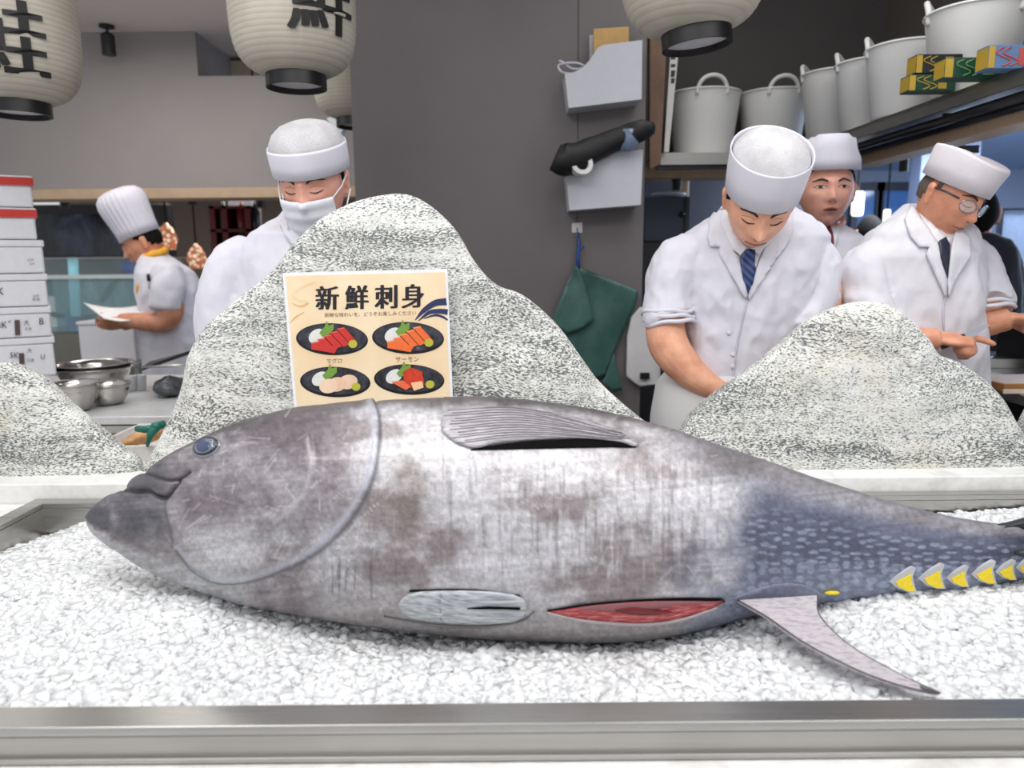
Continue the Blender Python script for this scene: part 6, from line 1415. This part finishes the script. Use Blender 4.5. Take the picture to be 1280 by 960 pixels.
# hook, strap and green apron
YH = YP - .003
P = empty('wall_hook', at(721, 285, YP), 'small white square hook plate under the lower file bin', 'hook')
MB().prism([at(715, 279, YP - .006), at(728, 278, YP - .006), at(728, 291, YP - .006), at(715, 291, YP - .006)], (0, .006, 0)).build('hook_plate', M('hook_white', (206, 204, 206), 0.4), P, bevel=.001)
MB().tube([at(721.5, 285, YP - .006), at(721.5, 289, YP - .02), at(721.5, 293, YP - .022), at(721.5, 294, YP - .012)], .003, 8).build('hook', m_steel, P, True)
P = empty('green_apron', at(745, 400, 2.9), 'dark green waterproof apron hanging by a blue strap from the hook', 'apron')
t = NT('green_vinyl'); v = t.coord(); t.base(t.ramp(t.noise(v, 8, 3), [(0.3, lin((48, 84, 78))), (0.7, lin((68, 106, 98)))])); t.set(Roughness=0.4); t.bump(t.noise(v, 14, 2), .3, .01); m_grn = t.m
MB().tube([at(722, 290, 2.925), at(724, 305, 2.92), at(722, 320, 2.92), at(723, 338, 2.915)], [.004, .006, .008, .008], 10).tube([at(722, 315, 2.92), at(730, 308, 2.915)], .004, 8).build('strap', M('blue_strap', (36, 74, 140), 0.6), P, True)
def hung(out, Y0, amp, seed, name):
    Pp = np.array(out, float); bm = bmesh.new(); vs = [bm.verts.new((p[0], p[1], 0)) for p in Pp]; bm.faces.new(vs); bmesh.ops.triangulate(bm, faces=bm.faces[:])
    for _ in range(6):
        es = [e for e in bm.edges if e.calc_length() > 7]
        if not es: break
        bmesh.ops.subdivide_edges(bm, edges=es, cuts=1); bmesh.ops.triangulate(bm, faces=[f for f in bm.faces if len(f.verts) > 3])
    bm.verts.index_update(); Q = np.array([v.co[:2] for v in bm.verts]); dY = amp * fbm(np.stack([Q[:, 0] / 30, Q[:, 1] / 70, Q[:, 0] * 0 + seed], -1), seed, 2)
    V = np.array([at(q_[0], q_[1], Y0 + d_) for q_, d_ in zip(Q, dY)]); k = len(V); fs = [tuple(v.index for v in f.verts) for f in bm.faces]; bd = [tuple(v.index for v in e.verts) for e in bm.edges if len(e.link_faces) == 1]; bm.free()
    mb = MB(); mb.v = list(map(tuple, V)) + list(map(tuple, V + (0, .003, 0))); mb.f = fs + [tuple(i + k for i in reversed(f)) for f in fs] + [(a_, b_, b_ + k, a_ + k) for a_, b_ in bd]; return mb, name
mb, nm = hung([(722, 333), (745, 342), (775, 354), (799, 364), (794, 382), (780, 412), (766, 446), (757, 470), (745, 472), (700, 440), (692, 400)], 2.91, .012, 3, 'sheet'); mb.build('apron_sheet', m_grn, P, True)
mb, nm = hung([(757, 470), (767, 442), (772, 466), (778, 488), (768, 490), (752, 478)], 2.90, .008, 8, 'corner'); mb.build('apron_corner', m_grn, P, True)
mb, nm = hung([(719, 331), (724, 336), (730, 352), (737, 378), (743, 401), (728, 410), (710, 417), (690, 406), (693, 392), (706, 360)], 2.885, .010, 5, 'flap'); mb.build('folded_flap', m_grn, P, True)
P = empty('white_cloth', at(800, 430, 2.92), 'white cloth hanging beside the chef\'s elbow, with a black tag', 'cloth')
mb, nm = hung([(789, 396), (800, 384), (822, 384), (826, 480), (800, 483), (792, 478), (783, 470), (784, 420)], 2.92, .012, 12, 'cloth'); mb.build('cloth_sheet', m_apron, P, True)
MB().tube([at(806, 386, 2.90), at(806, 384, YP)], .004, 8).build('peg', m_steel, P, True)
MB().prism([at(800, 466, 2.90), at(812, 466, 2.90), at(812, 474, 2.90), at(800, 474, 2.90)], (0, .004, 0)).build('black_tag', m_black, P)
# beside the pillar: wooden board, paper strip, appliance
P = tag(MB().prism([at(812, 40, 3.02), at(834, 40, 3.02), at(826, 205, 3.02), at(812, 212, 3.02)], (0, .03, 0)).build('wooden_board', M('brown_board', (112, 84, 64), 0.6, var=.15, scale=20), None, bevel=.002), 'narrow brown board standing between the pillar and the tub shelf', 'board')
P = empty('paper_strip', at(838, 130, 3.08), 'narrow white paper strip with black brush marks hanging by the shelf end', 'paper')
MB().prism([at(838, 66, 3.06), at(848, 66, 3.06), at(836, 190, 3.06), at(830, 190, 3.06)], (0, .004, 0)).build('strip', M('strip_paper', (206, 204, 200), 0.7), P)
for y0, y1 in ((66, 74), (80, 84), (88, 96), (98, 104)): MB().prism([at(839, y0, 3.058), at(845.5 - (y0 - 66) * .05, y0, 3.058), at(844.5 - (y1 - 66) * .05, y1, 3.058), at(838.5, y1, 3.058)], (0, .003, 0)).build('brush_mark', m_mark, P)
P = empty('oven', (at(836, 300, 3.62)[0], 3.62, at(836, 302, 3.62)[2]), 'dark blue grey appliance with pale dishes on top, behind the chef\'s shoulder', 'appliance')
a = at(806, 246, 3.6); b = at(862, 302, 3.6); MB().span((a[0], 3.6, b[2]), (b[0], 3.9, a[2])).build('casing', M('navy_casing', (52, 62, 84), 0.4), P, bevel=.006)
c = at(852, 268, 3.598); MB().lathe(c, [(.012, 0), (.012, .02), (.008, .024)], 16, (0, -1, 0)).build('knob', m_black, P, True); MB().span((b[0] - .03, 3.59, b[2] + .01), (b[0] - .018, 3.6, a[2] - .01)).build('door_handle', m_black, P)
st(MB().span((a[0] - .1, 3.58, 0), (b[0] + .8, 3.95, b[2] - .002)), 'wall_low', M('dark_low_wall', (44, 44, 50), 0.5))
tag(MB().lathe((at(836, 246, 3.7)[0], 3.7, a[2] + .001), [(.04, 0), (.08, .012), (.085, .022), (.06, .016)], 32).build('white_dish', M('dish_white', (214, 218, 226), 0.2), None, True), 'white dish on top of the dark appliance', 'dish')
c = at(857, 232, 3.75); tag(MB().lathe((c[0], 3.78, a[2] + .001), [(.022, 0), (.024, .01), (.024, .12), (.018, .125)], 24).build('canister', M('cream_canister', (206, 186, 160), 0.5), None, True), 'tall cream canister on the dark appliance', 'canister')
o = MB().ell((at(818, 322, 3.4)[0], 3.4, at(818, 322, 3.4)[2]), (.07, .07, .09), 20, 14).build('black_pot', m_black, None, True) if False else None
# ================================================================== right-hand worktop
WR = 1.085
P = empty('steel_worktop', (1.75, 2.3, 0), 'steel worktop to the right of the older chef with glasses', 'counter')
MB().span((1.36, 1.84, WR - .03), (2.3, 2.85, WR)).build('worktop', m_steel, P, bevel=.003); MB().span((1.40, 1.87, 0), (2.3, 2.83, WR - .03)).build('base_cabinet', M('black_cabinet', (26, 26, 28), 0.4), P)
P = empty('foil_tray', (1.62, 2.5, WR), 'shallow steel tray lined with crinkled foil under the chef\'s forearm', 'tray')
a = at(1172, 452, 2.45); b = at(1272, 452, 2.45)
G = [[(x, y, WR + .022 + .007 * fbm(np.array((x * 22, y * 30, 0)), 4, 3)) for x in np.linspace(a[0], b[0], 40)] for y in np.linspace(2.42, 2.78, 24)]
MB().sheet(np.array(G), .002, (0, 0, -1)).build('foil', M('foil', (214, 214, 210), 0.18, .9), P, True)
MB().span((a[0] - .01, 2.41, WR + .001), (b[0] + .01, 2.79, WR + .006)).build('tray_floor', m_steel, P)
for p_, q_ in (((a[0] - .01, 2.41), (b[0] + .01, 2.415)), ((a[0] - .01, 2.785), (b[0] + .01, 2.79))): MB().span((*p_, WR + .006), (*q_, WR + .03)).build('tray_wall', m_steel, P)
tag(MB().span((b[0] + .02, 2.3, WR + .001), (b[0] + .2, 2.6, WR + .13)).build('black_bin', m_black, None, bevel=.006), 'black container at the end of the foil tray', 'container')
P = empty('cutting_board', (1.5, 1.98, WR), 'brown wooden cutting board on the steel worktop', 'board')
q = atz(1240, 488, WR); MB().span((q[0], q[1] - .05, WR + .001), (q[0] + .35, q[1] + .12, WR + .026)).build('board', M('board_wood', (170, 116, 62), 0.5, var=.2, scale=14), P, bevel=.004)
MB().span((q[0] - .004, q[1] - .054, WR + .0005), (q[0] + .35, q[1] - .05, WR + .012)).build('pale_edge', M('pale_edge', (222, 206, 190), 0.5), P)
# hall details
for x0, y0, x1, y1, Y_, l in ((1066, 240, 1078, 270, 5.2, 'lit white paper lamp between the two right-hand chefs'), (1105, 262, 1112, 280, 6.2, 'smaller lit white lamp in front of the hall doors')):
    a = at(x0, y0, Y_); b = at(x1, y1, Y_); c = np.array(((a[0] + b[0]) / 2, Y_, b[2])); r = (b[0] - a[0]) / 2; h = a[2] - b[2]
    P = empty('hall_lamp', c, l, 'lamp', 'white hall lamps'); MB().lathe(c, [(r * .8, 0), (r, h * .1), (r, h * .9), (r * .8, h)], 24).build('lamp_shade', M('lit_paper', (255, 250, 240), 0.5, emit=1.3), P, True)
    MB().tube([c + (0, 0, h), (c[0], c[1], 3.3)], .008, 6).build('cord', m_cord, P, True)
a = at(1254, 263, 4.6); b = at(1300, 322, 4.6)
P = empty('notice_board', (a[0] + .2, 4.6, b[2]), 'pale blue board with a thin dark frame behind the black-suited person', 'board')
MB().span((a[0], 4.6, b[2] - .1), (b[0] + .3, 4.62, a[2])).build('board_face', M('board_blue', (176, 196, 228), 0.3), P); MB().span((a[0] - .012, 4.59, b[2] - .1), (a[0], 4.63, a[2] + .012)).span((a[0] - .012, 4.59, a[2]), (b[0] + .3, 4.63, a[2] + .012)).build('board_frame', m_frame, P)
for xx in (a[0] + .05, b[0] + .2): MB().span((xx, 4.6, 0), (xx + .03, 4.62, b[2] - .1)).build('board_leg', m_frame, P)
